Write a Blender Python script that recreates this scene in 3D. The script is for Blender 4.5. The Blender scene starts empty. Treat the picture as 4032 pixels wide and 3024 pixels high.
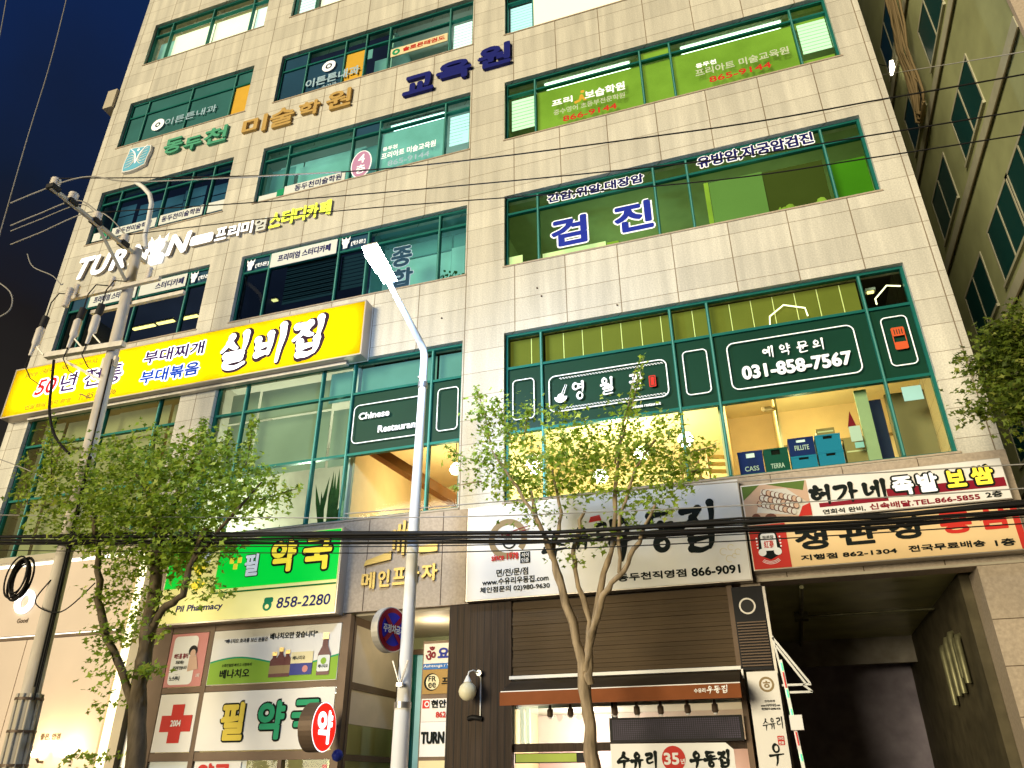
import bpy, bmesh, math, random
from mathutils import Vector, Matrix
random.seed(7)
sc = bpy.context.scene
COL = sc.collection
R = math.radians
# ------------------------------------------------------------------ camera, world, light
PITCH, YAW, ROLL, FPX = R(27.76), R(18.36), R(-0.168), 3010.5
CAM = Vector((0, -12.8, 1.6))
FWD = Vector((-math.sin(YAW)*math.cos(PITCH), math.cos(YAW)*math.cos(PITCH), math.sin(PITCH)))
RT0 = Vector((math.cos(YAW), math.sin(YAW), 0)); UP0 = RT0.cross(FWD)
RT = math.cos(ROLL)*RT0 + math.sin(ROLL)*UP0; UPV = -math.sin(ROLL)*RT0 + math.cos(ROLL)*UP0
cd = bpy.data.cameras.new('camera'); cam = bpy.data.objects.new('camera', cd); COL.objects.link(cam)
cd.sensor_width = 36; cd.lens = FPX/4032*36; cd.clip_end = 500; cd.clip_start = .05
m3 = Matrix((RT, UPV, -FWD)).transposed(); cam.matrix_world = Matrix.Translation(CAM) @ m3.to_4x4()
sc.camera = cam
sc.view_settings.view_transform = 'Standard'; sc.view_settings.look = 'None'
sc.view_settings.gamma = 1; sc.view_settings.exposure = .2
sc.cycles.use_denoising = True; sc.cycles.max_bounces = 6; sc.cycles.transparent_max_bounces = 12
sc.cycles.caustics_reflective = False; sc.cycles.caustics_refractive = False
sc.cycles.sample_clamp_indirect = 3

w = bpy.data.worlds.new("World"); sc.world = w; w.use_nodes = True
nt = w.node_tree; bg = nt.nodes['Background']
tc = nt.nodes.new('ShaderNodeTexCoord'); sx = nt.nodes.new('ShaderNodeSeparateXYZ'); rp = nt.nodes.new('ShaderNodeValToRGB')
nt.links.new(tc.outputs['Generated'], sx.inputs[0]); nz = nt.nodes.new('ShaderNodeTexNoise'); nz.inputs['Scale'].default_value = 3; nz.inputs['Detail'].default_value = 5
ma = nt.nodes.new('ShaderNodeMath'); ma.operation = 'MULTIPLY_ADD'; ma.inputs[1].default_value = .35; nt.links.new(tc.outputs['Generated'], nz.inputs['Vector'])
nt.links.new(nz.outputs[0], ma.inputs[0]); sb = nt.nodes.new('ShaderNodeMath'); sb.operation = 'SUBTRACT'; sb.inputs[1].default_value = .175
nt.links.new(sx.outputs['Z'], sb.inputs[0]); nt.links.new(sb.outputs[0], ma.inputs[2]); nt.links.new(ma.outputs[0], rp.inputs[0]); nt.links.new(rp.outputs[0], bg.inputs[0])
e = rp.color_ramp.elements
e[0].position = .0; e[0].color = (.05, .045, .03, 1); e[1].position = .85; e[1].color = (.004, .020, .075, 1)
for p, c in ((.43, (.011, .0095, .010, 1)), (.55, (.006, .011, .027, 1)), (.68, (.005, .015, .060, 1))):
    x = e.new(p); x.color = c
bg.inputs[1].default_value = 1.0

sd = bpy.data.lights.new('sun', 'SUN'); sun = bpy.data.objects.new('sun', sd); COL.objects.link(sun)
sd.energy = 4.3; sd.angle = R(26); sd.color = (1, .885, .63)
SUN_EL, SUN_AZ = R(6), R(24)            # town glow from the street behind the camera
sdir = Vector((math.sin(SUN_AZ)*math.cos(SUN_EL), math.cos(SUN_AZ)*math.cos(SUN_EL), -math.sin(SUN_EL)))
sun.rotation_euler = sdir.to_track_quat('-Z', 'Y').to_euler()

# ------------------------------------------------------------------ helpers
def P(px, py, Y):
    d = (px-2016)*RT - (py-1512)*UPV + FPX*FWD
    return CAM + d*((Y-CAM.y)/d.y)
def PX(px, py, X):
    d = (px-2016)*RT - (py-1512)*UPV + FPX*FWD
    return CAM + d*((X-CAM.x)/d.x)
def PZ(px, py, z):
    d = (px-2016)*RT - (py-1512)*UPV + FPX*FWD
    return CAM + d*((z-CAM.z)/d.z)
def U(u, v, Y): return P(u*1.8228, v*1.8228, Y)
def crop(ox, oy, s): return lambda x, y, Y: P(ox+x*s, oy+y*s, Y)
PO = crop(150, 650, 800/2212); YE = crop(100, 1150, 800/2212)
C7 = crop(0, 2016, .60759); C8 = crop(1344, 2016, .60759); C3 = crop(2688, 0, .60759); C2 = crop(1344, 0, .60759)

MATS = {}
def mat(name, col, rough=.55, metal=0, emit=0, ecol=None, var=.0, vs=3, bump=0, spec=.12, stretch=None):
    if name in MATS: return MATS[name]
    m = bpy.data.materials.new(name); m.use_nodes = True; t = m.node_tree; b = t.nodes['Principled BSDF']
    b.inputs['Base Color'].default_value = (*col, 1); b.inputs['Roughness'].default_value = rough
    b.inputs['Metallic'].default_value = metal; b.inputs['Specular IOR Level'].default_value = spec
    if emit:
        b.inputs['Emission Color'].default_value = (*(ecol or col), 1); b.inputs['Emission Strength'].default_value = emit
    if var or bump:
        g = t.nodes.new('ShaderNodeNewGeometry'); mp = t.nodes.new('ShaderNodeMapping'); n = t.nodes.new('ShaderNodeTexNoise')
        t.links.new(g.outputs['Position'], mp.inputs[0]); t.links.new(mp.outputs[0], n.inputs['Vector'])
        if stretch: mp.inputs['Scale'].default_value = stretch
        n.inputs['Scale'].default_value = vs; n.inputs['Detail'].default_value = 6
        if var:
            r = t.nodes.new('ShaderNodeValToRGB'); r.color_ramp.elements[0].position = .3; r.color_ramp.elements[1].position = .7
            r.color_ramp.elements[0].color = (*[c*(1-var) for c in col], 1); r.color_ramp.elements[1].color = (*[min(1, c*(1+var)) for c in col], 1)
            t.links.new(n.outputs[0], r.inputs[0]); t.links.new(r.outputs[0], b.inputs['Base Color'])
        if bump:
            bp = t.nodes.new('ShaderNodeBump'); bp.inputs['Strength'].default_value = bump; bp.inputs['Distance'].default_value = .02
            t.links.new(n.outputs[0], bp.inputs['Height']); t.links.new(bp.outputs[0], b.inputs['Normal'])
    MATS[name] = m; return m
def glass(name, tint, refl=.07):
    m = bpy.data.materials.new(name); m.use_nodes = True; t = m.node_tree; t.nodes.remove(t.nodes['Principled BSDF'])
    o = t.nodes['Material Output']; tr = t.nodes.new('ShaderNodeBsdfTransparent'); gl = t.nodes.new('ShaderNodeBsdfGlossy'); mx = t.nodes.new('ShaderNodeMixShader')
    tr.inputs[0].default_value = (*tint, 1); gl.inputs['Roughness'].default_value = .03
    fr = t.nodes.new('ShaderNodeLayerWeight'); fr.inputs[0].default_value = refl*3
    t.links.new(fr.outputs['Fresnel'], mx.inputs[0]); t.links.new(tr.outputs[0], mx.inputs[1]); t.links.new(gl.outputs[0], mx.inputs[2]); t.links.new(mx.outputs[0], o.inputs[0])
    MATS[name] = m; return m

# glyph cache : unit glyph mesh of a string
TXT = {}; BF = .52      # stroke thickening of bold lettering
def glyph(s):
    if s in TXT: return TXT[s]
    c = bpy.data.curves.new('t', 'FONT'); c.body = s; c.resolution_u = 3
    o = bpy.data.objects.new('t', c); COL.objects.link(o); bpy.context.view_layer.update()
    me = bpy.data.meshes.new_from_object(o.evaluated_get(bpy.context.evaluated_depsgraph_get()))
    bpy.data.objects.remove(o); bpy.data.curves.remove(c)
    vs = [(v.co.x, v.co.y) for v in me.vertices]; fs = [tuple(p.vertices) for p in me.polygons]
    cnt = {}
    for f in fs:
        for a, b in zip(f, f[1:]+f[:1]):
            k = (min(a, b), max(a, b)); cnt[k] = cnt.get(k, 0)+1
    ed = [k for k, n in cnt.items() if n == 1]
    bpy.data.meshes.remove(me)
    TXT[s] = (vs, fs, ed); return TXT[s]

LOCAL = set()      # things whose parts are modelled about the thing's own base
class MB:
    def __init__(s): s.v = []; s.f = []; s.m = []; s.sm = []
    def add(s, vs, fs, m, sm=False):
        o = len(s.v); s.v += [tuple(q) for q in vs]
        for f in fs: s.f.append([i+o for i in f]); s.m.append(m); s.sm.append(sm)
        return s
    def box(s, x0, x1, y0, y1, z0, z1, m):
        v = [(x, y, z) for z in (z0, z1) for y in (y0, y1) for x in (x0, x1)]
        return s.add(v, [(0, 2, 3, 1), (4, 5, 7, 6), (0, 1, 5, 4), (2, 6, 7, 3), (0, 4, 6, 2), (1, 3, 7, 5)], m)
    def bar(s, a, b, wd, ht, m):                     # rectangular bar between two points
        a, b = Vector(a), Vector(b); d = (b-a).normalized(); u = d.cross(Vector((0, 0, 1)))
        if u.length < 1e-3: u = Vector((1, 0, 0))
        u.normalize(); n = u.cross(d)
        v = [q+u*wd/2*i+n*ht/2*j for q in (a, b) for i, j in ((-1, -1), (1, -1), (1, 1), (-1, 1))]
        return s.add(v, [(0, 1, 2, 3), (7, 6, 5, 4), (0, 4, 5, 1), (1, 5, 6, 2), (2, 6, 7, 3), (3, 7, 4, 0)], m)
    def poly(s, pts, y, m):
        a = sum(pts[i-1][0]*pts[i][1]-pts[i][0]*pts[i-1][1] for i in range(len(pts)))
        if a < 0: pts = pts[::-1]
        return s.add([(x, y, z) for x, z in pts], [list(range(len(pts)))], m)
    def prism(s, pts, y0, y1, m, ms=None):
        a = sum(pts[i-1][0]*pts[i][1]-pts[i][0]*pts[i-1][1] for i in range(len(pts)))
        if a < 0: pts = pts[::-1]
        n = len(pts)
        s.add([(x, y0, z) for x, z in pts], [list(range(n))], m)
        s.add([(x, y, z) for y in (y0, y1) for x, z in pts], [(i, i+n, (i+1) % n+n, (i+1) % n) for i in range(n)]+[list(range(2*n-1, n-1, -1))], ms or m)
        return s
    def tube(s, pts, r, m, seg=8, caps=True):
        pts = [Vector(q) for q in pts]; n = len(pts); rr = r if isinstance(r, (list, tuple)) else [r]*n
        vs = []; pu = None
        for i, q in enumerate(pts):
            d = (pts[min(i+1, n-1)]-pts[max(i-1, 0)]).normalized()
            if pu is None: pu = d.cross(Vector((.31, .9, .21))).normalized()
            u = (pu - d*pu.dot(d)).normalized(); pu = u; k = d.cross(u)
            vs += [q+(u*math.cos(6.2832*j/seg)+k*math.sin(6.2832*j/seg))*rr[i] for j in range(seg)]
        fs = [(i*seg+j, i*seg+(j+1) % seg, (i+1)*seg+(j+1) % seg, (i+1)*seg+j) for i in range(n-1) for j in range(seg)]
        s.add(vs, fs, m, True)
        if caps: s.add(vs[:seg], [list(range(seg))[::-1]], m); s.add(vs[-seg:], [list(range(seg))], m)
        return s
    def lathe(s, c, prof, m, seg=16):                # prof: (r, z) about vertical axis at c
        c = Vector(c); return s.tube([c+Vector((0, 0, z)) for r, z in prof], [max(r, .001) for r, z in prof], m, seg)
    def disc(s, cx, cz, r, y, m, n=20, ex=1): return s.poly([(cx+r*ex*math.cos(6.2832*i/n), cz+r*math.sin(6.2832*i/n)) for i in range(n)], y, m)
    def cyl(s, cx, cz, r, y0, y1, m, n=20, ms=None): return s.prism([(cx+r*math.cos(6.2832*i/n), cz+r*math.sin(6.2832*i/n)) for i in range(n)], y0, y1, m, ms)
    def ring(s, cx, cz, r0, r1, y, m, a0=0, a1=360, n=32, depth=0, ex=1):
        for i in range(n):
            a, b = R(a0+(a1-a0)*i/n), R(a0+(a1-a0)*(i+1)/n)
            q = [(cx+r1*ex*math.cos(a), cz+r1*math.sin(a)), (cx+r1*ex*math.cos(b), cz+r1*math.sin(b)), (cx+r0*ex*math.cos(b), cz+r0*math.sin(b)), (cx+r0*ex*math.cos(a), cz+r0*math.sin(a))]
            if depth: s.prism(q, y, y+depth, m)
            else: s.poly(q, y, m)
        return s
    def rrect(s, x0, x1, z0, z1, r, wd, y, m):       # rounded outline
        pts = []
        for cx, cz, a in ((x1-r, z1-r, 0), (x0+r, z1-r, 90), (x0+r, z0+r, 180), (x1-r, z0+r, 270)):
            for k in range(6): pts.append((cx, cz, R(a+18*k)))
        o = [(x+r*math.cos(a), z+r*math.sin(a)) for x, z, a in pts]; i = [(x+(r-wd)*math.cos(a), z+(r-wd)*math.sin(a)) for x, z, a in pts]
        n = len(o)
        for k in range(n): s.poly([o[k], o[(k+1) % n], i[(k+1) % n], i[k]], y, m)
        return s
    def rfill(s, x0, x1, z0, z1, r, y, m):
        pts = []
        for cx, cz, a in ((x1-r, z1-r, 0), (x0+r, z1-r, 90), (x0+r, z0+r, 180), (x1-r, z0+r, 270)):
            for k in range(6): pts.append((cx+r*math.cos(R(a+18*k)), cz+r*math.sin(R(a+18*k))))
        return s.poly(pts, y, m)
    def text(s, t, x0, x1, z0, z1, y, m, bold=0, shear=0, depth=0, rise=0, ms=None):
        vs, fs, ed = glyph(t)
        xs = [v[0] for v in vs]; ys = [v[1] for v in vs]; ax, bx, ay, by = min(xs), max(xs), min(ys), max(ys)
        bold *= BF; x0 += bold; x1 -= bold; z0 += bold; z1 -= bold
        kx = (x1-x0-abs(shear)*(z1-z0))/(bx-ax); kz = (z1-z0)/(by-ay)
        def T(v):
            z = (v[1]-ay)*kz; x = (v[0]-ax)*kx
            return (x0+x+shear*z, z0+z+rise*x)
        q = [T(v) for v in vs]
        s.add([(x, y, z) for x, z in q], fs, m)
        s.flip_last(len(fs), y)
        if bold:
            for a, b in ed:
                (xa, za), (xb, zb) = q[a], q[b]; dx, dz = xb-xa, zb-za; L = math.hypot(dx, dz)
                if L < 1e-5: continue
                nx, nz = -dz/L*bold, dx/L*bold; j = y-random.random()*.003
                s.poly([(xa+nx, za+nz), (xa-nx, za-nz), (xb-nx, zb-nz), (xb+nx, zb+nz)], j, m)
                if L > bold*.25: s.disc(xa, za, bold, y-random.random()*.003, m, 7)
        if depth:
            bb = bold*.9
            for a, b in ed:
                (xa, za), (xb, zb) = q[a], q[b]; dx, dz = xb-xa, zb-za; L = math.hypot(dx, dz)
                if L < 1e-5: continue
                for sg in ((1, -1) if bold else (0,)):
                    nx, nz = -dz/L*bb*sg, dx/L*bb*sg
                    s.add([(xa+nx, y, za+nz), (xb+nx, y, zb+nz), (xb+nx, y+depth, zb+nz), (xa+nx, y+depth, za+nz)], [(0, 1, 2, 3)], ms or m)
        return s
    def flip_last(s, n, y):
        for f in s.f[-n:]:
            a, b, c = (s.v[i] for i in f[:3]) if len(f) >= 3 else (None,)*3
            ar = sum(s.v[f[i-1]][0]*s.v[f[i]][2]-s.v[f[i]][0]*s.v[f[i-1]][2] for i in range(len(f)))
            if ar < 0: f.reverse()
    def stroke(s, pts, wd, y, m, depth=0, taper=.55):
        # brush stroke: rounded ribbon along a smoothed polyline
        q = []
        n = len(pts)
        for i in range(n-1):
            p0, p1, p2, p3 = pts[max(i-1, 0)], pts[i], pts[i+1], pts[min(i+2, n-1)]
            for k in range(5):
                t = k/5
                q.append(tuple(.5*(2*p1[c]+(p2[c]-p0[c])*t+(2*p0[c]-5*p1[c]+4*p2[c]-p3[c])*t*t+(3*p1[c]-p0[c]-3*p2[c]+p3[c])*t**3) for c in (0, 1)))
        q.append(pts[-1]); N = len(q)
        for i in range(N):
            r = wd/2*(1.25-(1.25-taper)*(i/(N-1)))*(1 if i else 1.1)
            j = y-random.random()*.004
            circ = [(q[i][0]+r*math.cos(6.2832*k/10), q[i][1]+r*math.sin(6.2832*k/10)) for k in range(10)]
            if depth: s.prism(circ, j, y+depth, m)
            else: s.poly(circ, j, m)
            if i < N-1:
                r2 = wd/2*(1.25-(1.25-taper)*((i+1)/(N-1))); dx, dz = q[i+1][0]-q[i][0], q[i+1][1]-q[i][1]; L = math.hypot(dx, dz) or 1
                nx, nz = -dz/L, dx/L
                qd = [(q[i][0]+nx*r, q[i][1]+nz*r), (q[i][0]-nx*r, q[i][1]-nz*r), (q[i+1][0]-nx*r2, q[i+1][1]-nz*r2), (q[i+1][0]+nx*r2, q[i+1][1]+nz*r2)]
                j = y-random.random()*.004
                if depth: s.prism(qd, j, y+depth, m)
                else: s.poly(qd, j, m)
        return s
    def brush(s, ch, x0, x1, z0, z1, wd, y, m, depth=0, shear=0):
        for st in BR[ch]:
            s.stroke([(x0+(x1-x0)*a+shear*(z1-z0)*b, z0+(z1-z0)*b) for a, b in st], wd, y, m, depth)
        return s
    def build(s, name, parent=None, mat0=None, uv=None):
        me = bpy.data.meshes.new(name); me.from_pydata(s.v, [], s.f)
        keys = []
        for k in s.m:
            if k not in keys: keys.append(k)
        for k in keys: me.materials.append(MATS[k])
        me.polygons.foreach_set('material_index', [keys.index(k) for k in s.m])
        me.polygons.foreach_set('use_smooth', s.sm)
        if uv:
            l = me.uv_layers.new(name='UVMap')
            for lp in me.loops: l.data[lp.index].uv = uv(me.vertices[lp.vertex_index].co)
        me.update()
        o = bpy.data.objects.new(name, me); COL.objects.link(o)
        if parent is not None:
            o.parent = parent
            if parent.type == 'EMPTY' and parent.name not in LOCAL: o.matrix_parent_inverse = Matrix.Translation(-parent.location)
        return o
def circ(cx, cy, r, n=9, a=100): return [(cx+r*math.cos(R(a+360*i/n)), cy+r*1.0*math.sin(R(a+360*i/n))) for i in range(n+1)]
BR = {
 '실': [[(.30, .98), (.22, .78), (.02, .56)], [(.25, .80), (.40, .66), (.52, .60)], [(.78, 1.02), (.80, .75), (.76, .48)], [(.20, .40), (.72, .44), (.70, .30)], [(.68, .28), (.26, .22), (.24, .06), (.55, .0), (.85, .10)]],
 '비': [[(.12, .72), (.16, .50), (.14, .26)], [(.50, .84), (.52, .55), (.48, .24)], [(.16, .50), (.50, .55)], [(.15, .27), (.48, .30)], [(.86, 1.04), (.88, .70), (.82, .35), (.78, -.04)]],
 '집': [[(.12, .90), (.40, .92), (.54, .96)], [(.52, .94), (.36, .72), (.04, .50)], [(.36, .74), (.48, .62), (.62, .58)], [(.84, 1.05), (.85, .80), (.80, .50)], [(.26, .40), (.28, .20), (.26, .02)], [(.78, .44), (.78, .2), (.72, .04)], [(.28, .24), (.74, .28)], [(.27, .04), (.50, .0), (.72, .06)]],
 '우': [circ(.5, .78, .19), [(.05, .42), (.5, .46), (.95, .50)], [(.52, .44), (.50, .2), (.40, -.04)]],
 '동': [[(.2, .95), (.75, .99)], [(.24, .95), (.22, .70), (.5, .68), (.82, .72)], [(.5, .7), (.5, .54)], [(.03, .47), (.5, .50), (.97, .55)], circ(.5, .18, .16)],
 '수': [[(.52, 1.0), (.4, .75), (.08, .56)], [(.46, .82), (.66, .66), (.92, .60)], [(.05, .40), (.5, .44), (.97, .48)], [(.52, .42), (.50, .2), (.46, -.04)]],
 '유': [circ(.5, .80, .17), [(.05, .44), (.5, .48), (.95, .52)], [(.36, .44), (.34, .2), (.26, .0)], [(.66, .46), (.66, .2), (.64, -.02)]],
 '리': [[(.08, .88), (.48, .92), (.46, .68), (.12, .58), (.12, .34), (.32, .30), (.60, .38)], [(.86, 1.02), (.86, .5), (.82, -.04)]],
 '영': [circ(.25, .78, .19), [(.48, .86), (.72, .88)], [(.48, .68), (.72, .68)], [(.78, 1.02), (.80, .7), (.76, .42)], circ(.55, .18, .19)],
 '월': [circ(.3, .84, .15), [(.05, .60), (.6, .64)], [(.32, .62), (.30, .46)], [(.8, 1.0), (.8, .42)], [(.52, .52), (.8, .53)], [(.2, .38), (.78, .4), (.75, .24), (.24, .20), (.24, .02), (.85, .06)]],
 '관': [[(.1, .92), (.5, .94), (.46, .66)], [(.3, .74), (.3, .56)], [(.05, .52), (.58, .56)], [(.76, 1.0), (.76, .36)], [(.78, .68), (.96, .70)], [(.24, .34), (.24, .06), (.85, .10)]],
 '예': [circ(.2, .6, .16), [(.36, .68), (.52, .68)], [(.36, .52), (.52, .52)], [(.58, .95), (.56, .1)], [(.86, 1.0), (.84, 0)]],
 '약': [circ(.25, .74, .18), [(.72, 1.0), (.72, .42)], [(.74, .82), (.94, .82)], [(.74, .62), (.94, .62)], [(.2, .32), (.74, .34), (.70, 0)]],
 '문': [[(.22, .95), (.24, .66), (.76, .68), (.76, .97), (.22, .95)], [(.05, .50), (.95, .54)], [(.5, .5), (.5, .32)], [(.24, .32), (.24, .04), (.85, .08)]],
 '의': [circ(.3, .7, .18), [(.04, .34), (.62, .38)], [(.84, 1.0), (.82, 0)]],
 '허': [[(.3, 1.0), (.42, .93)], [(.08, .80), (.58, .84)], circ(.3, .5, .17), [(.58, .58), (.82, .6)], [(.85, 1.0), (.83, 0)]],
 '가': [[(.08, .85), (.50, .88), (.40, .5), (.1, .15)], [(.74, 1.0), (.72, 0)], [(.74, .55), (.97, .57)]],
 '네': [[(.1, .85), (.12, .30), (.40, .42)], [(.42, .62), (.60, .63)], [(.62, .95), (.60, .08)], [(.88, 1.0), (.86, 0)]],
}
def meta(o, label, cat, group=None, kind=None):
    o['label'] = label; o['category'] = cat
    if group: o['group'] = group
    if kind: o['kind'] = kind
    return o
def thing(name, label, cat, loc=(0, 0, 0), group=None, rotz=0, local=False):
    o = bpy.data.objects.new(name, None); COL.objects.link(o); o.location = loc; o.rotation_euler = (0, 0, rotz); o.empty_display_size = .2
    if local or rotz: LOCAL.add(o.name)
    return meta(o, label, cat, group)
def struct(mb, name):
    o = mb.build(name); o['kind'] = 'structure'; return o
def point(name, loc, power, col, r=.15):
    l = bpy.data.lights.new(name, 'POINT'); l.energy = power; l.color = col; l.shadow_soft_size = r
    o = bpy.data.objects.new(name, l); COL.objects.link(o); o.location = loc; return o

# ------------------------------------------------------------------ materials
mat('asphalt', (.05, .05, .05), .9, var=.25, vs=8, bump=.3); mat('paving', (.28, .25, .22), .8, var=.15, vs=5); mat('kerb', (.4, .38, .35), .8, var=.1)
mat('line', (.7, .7, .68), .7)
mat('frame', (.012, .13, .105), .4, .2, var=.12, vs=2); mat('frame_light', (.10, .30, .26), .4, .2)
mat('soffit', (.40, .35, .26), .7, var=.08); mat('dark_void', (.01, .01, .008), .9)
mat('white', (.78, .76, .72), .5); mat('offwhite', (.74, .70, .64), .5, var=.035, vs=1.2)
mat('black', (.012, .011, .011), .5); mat('navy', (.012, .016, .15), .5); mat('red', (.45, .012, .012), .5); mat('darkred', (.22, .008, .02), .5)
mat('yellow', (.75, .58, .03), .5); mat('greenpaint', (.01, .28, .12), .5); mat('gold', (.34, .25, .085), .4, .4)
mat('brown', (.07, .035, .018), .6); mat('steel', (.42, .40, .38), .35, .8, var=.12, vs=4); mat('galv', (.5, .46, .40), .5, .5, var=.15, vs=6)
mat('cable', (.012, .011, .010), .6); mat('cable_light', (.30, .28, .25), .6)
mat('porcelain', (.62, .55, .46), .25); mat('rubber', (.03, .028, .026), .6)
mat('concrete', (.50, .44, .36), .85, var=.16, vs=7, bump=.35, stretch=(1, 1, .25))
mat('lamp_white', (.72, .70, .66), .4, var=.04); mat('film', (.006, .042, .024), .4, var=.10, vs=.7, spec=.12)
mat('filmnavy', (.014, .055, .10), .4, var=.15, vs=.7, spec=.15); mat('filmteal', (.030, .125, .118), .4, var=.2, vs=.9, spec=.15); mat('filmyellow', (.62, .36, .04), .5, var=.05)
mat('letter_white', (.85, .85, .84), .5, emit=.25, ecol=(1, 1, 1))
# facade granite, UV = joint grid
m = bpy.data.materials.new('granite'); m.use_nodes = True; t = m.node_tree; b = t.nodes['Principled BSDF']; MATS['granite'] = m
uvn = t.nodes.new('ShaderNodeTexCoord'); bt = t.nodes.new('ShaderNodeTexBrick'); bt.offset = 0; bt.squash = 1
t.links.new(uvn.outputs['UV'], bt.inputs['Vector'])
bt.inputs['Scale'].default_value = 1; bt.inputs['Brick Width'].default_value = 1; bt.inputs['Row Height'].default_value = 1
bt.inputs['Mortar Size'].default_value = .0095; bt.inputs['Mortar Smooth'].default_value = .1; bt.inputs['Bias'].default_value = 0
bt.inputs['Color1'].default_value = (.53, .49, .395, 1); bt.inputs['Color2'].default_value = (.63, .585, .475, 1); bt.inputs['Mortar'].default_value = (.23, .175, .11, 1)
g = t.nodes.new('ShaderNodeNewGeometry'); n1 = t.nodes.new('ShaderNodeTexNoise'); n1.inputs['Scale'].default_value = 38; n1.inputs['Detail'].default_value = 8
n2 = t.nodes.new('ShaderNodeTexNoise'); mp = t.nodes.new('ShaderNodeMapping'); mp.inputs['Scale'].default_value = (4.2, 1, .30); n2.inputs['Scale'].default_value = 1.0; n2.inputs['Detail'].default_value = 5
t.links.new(g.outputs['Position'], n1.inputs['Vector']); t.links.new(g.outputs['Position'], mp.inputs[0]); t.links.new(mp.outputs[0], n2.inputs['Vector'])
mx1 = t.nodes.new('ShaderNodeMix'); mx1.data_type = 'RGBA'; mx1.blend_type = 'MULTIPLY'; mx1.inputs['Factor'].default_value = 1
r1 = t.nodes.new('ShaderNodeMapRange'); r1.inputs['From Min'].default_value = .3; r1.inputs['From Max'].default_value = .7; r1.inputs['To Min'].default_value = .82; r1.inputs['To Max'].default_value = 1.12
r2 = t.nodes.new('ShaderNodeMapRange'); r2.inputs['From Min'].default_value = .35; r2.inputs['From Max'].default_value = .65; r2.inputs['To Min'].default_value = .83; r2.inputs['To Max'].default_value = 1.07
t.links.new(n1.outputs[0], r1.inputs[0]); t.links.new(n2.outputs[0], r2.inputs[0])
mu = t.nodes.new('ShaderNodeMath'); mu.operation = 'MULTIPLY'; t.links.new(r1.outputs[0], mu.inputs[0]); t.links.new(r2.outputs[0], mu.inputs[1])
t.links.new(bt.outputs['Color'], mx1.inputs['A']); t.links.new(mu.outputs[0], mx1.inputs['B']); t.links.new(mx1.outputs['Result'], b.inputs['Base Color'])
b.inputs['Roughness'].default_value = .55
bp = t.nodes.new('ShaderNodeBump'); bp.inputs['Strength'].default_value = .5; bp.inputs['Distance'].default_value = .01; bp.invert = True
t.links.new(bt.outputs['Fac'], bp.inputs['Height']); t.links.new(bp.outputs[0], b.inputs['Normal'])

glass('glass', (.80, .95, .88)); glass('glass_green', (.62, .88, .55), .06); glass('glass_teal', (.55, .82, .80)); glass('glass_dark', (.35, .5, .55), .1)
def lit(name, col, s, var=.05, vs=1.2):
    """blind, film or room surface: lamp light is put into it as emission"""
    mm = mat(name, [c*.5 for c in col], .7); t = mm.node_tree; b = t.nodes['Principled BSDF']
    g = t.nodes.new('ShaderNodeNewGeometry'); n = t.nodes.new('ShaderNodeTexNoise'); n.inputs['Scale'].default_value = vs; n.inputs['Detail'].default_value = 4
    r = t.nodes.new('ShaderNodeValToRGB'); r.color_ramp.elements[0].position = .3; r.color_ramp.elements[1].position = .7
    r.color_ramp.elements[0].color = (*[c*(1-var) for c in col], 1); r.color_ramp.elements[1].color = (*[c*(1+var) for c in col], 1)
    t.links.new(g.outputs['Position'], n.inputs['Vector']); t.links.new(n.outputs[0], r.inputs[0]); t.links.new(r.outputs[0], b.inputs['Emission Color'])
    b.inputs['Emission Strength'].default_value = s  # the glow comes from the material itself
    return mm

# ------------------------------------------------------------------ ground
g = MB(); g.box(-120, 120, -60, 60, -1, 0, 'asphalt'); struct(g, 'road')
g = MB(); g.box(-60, 60, -2.95, 22, .0, .12, 'paving'); struct(g, 'pavement')
g = MB(); g.box(-60, 60, -3.1, -2.953, .0, .13, 'kerb'); struct(g, 'kerb')
g = MB(); g.box(-60, 60, -8.1, -7.98, .001, .005, 'line'); struct(g, 'road_marking')

# ------------------------------------------------------------------ main building
ROWS = [(6.25, 9.92), (11.62, 13.60), (15.36, 17.33), (19.12, 21.07), (22.85, 24.85)]
GX = {'A': [-17.14, -16.45, -14.78, -13.16, -12.48], 'B': [-11.50, -10.70, -8.72, -7.93, -6.06, -5.34], 'C': [-4.42, -3.66, -1.04, -.33, 2.40, 3.16]}
XL, XR, TOP = -17.82, 3.78, 29.0
RX = [(-17.62, -12.05), (-11.95, -4.92), (-4.82, 3.55)]
bld = thing('commercial_building', 'tall beige granite commercial building with bands of green framed windows and many signs', 'building', (-7, 0, 0))
vb = [6.20]; vr = [0]
for i, (a, b_) in enumerate(ROWS):
    vb += [a, b_]; vr += [vr[-1]+.09 if i == 0 else vr[-1]+3]; vr += [vr[-1]+(7 if i == 0 else 4)]
vb.append(TOP); vr.append(vr[-1]+7)
def fuv(co):
    z = co.z
    for i in range(len(vb)-1):
        if z <= vb[i+1]+1e-4: break
    v = vr[i]+(z-vb[i])/(vb[i+1]-vb[i])*(vr[i+1]-vr[i])
    return ((co.x+5.30)/1.12+.03*(abs(co.y) > .01)*co.y, v+.5)
def fuv2(co): return ((co.x+5.30)/1.12+co.y*.9, fuv(co)[1])
f = MB()
for i in range(len(vb)-1):
    z0, z1 = vb[i], vb[i+1]
    if i % 2 == 1:
        for x0, x1 in ((XL, -17.14), (-12.48, -11.50), (-5.34, -4.42), (3.16, XR)): f.box(x0, x1, 0, .35, z0, z1, 'granite')
    else: f.box(XL, XR, 0, .35, z0, z1, 'granite')
for x0, x1 in ((XL, XL+.3), (XR-.3, XR)):
    for i in range(len(vb)-1): f.box(x0, x1, .35, 18, vb[i], vb[i+1], 'granite')
f.build('facade', bld, uv=fuv2)
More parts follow.
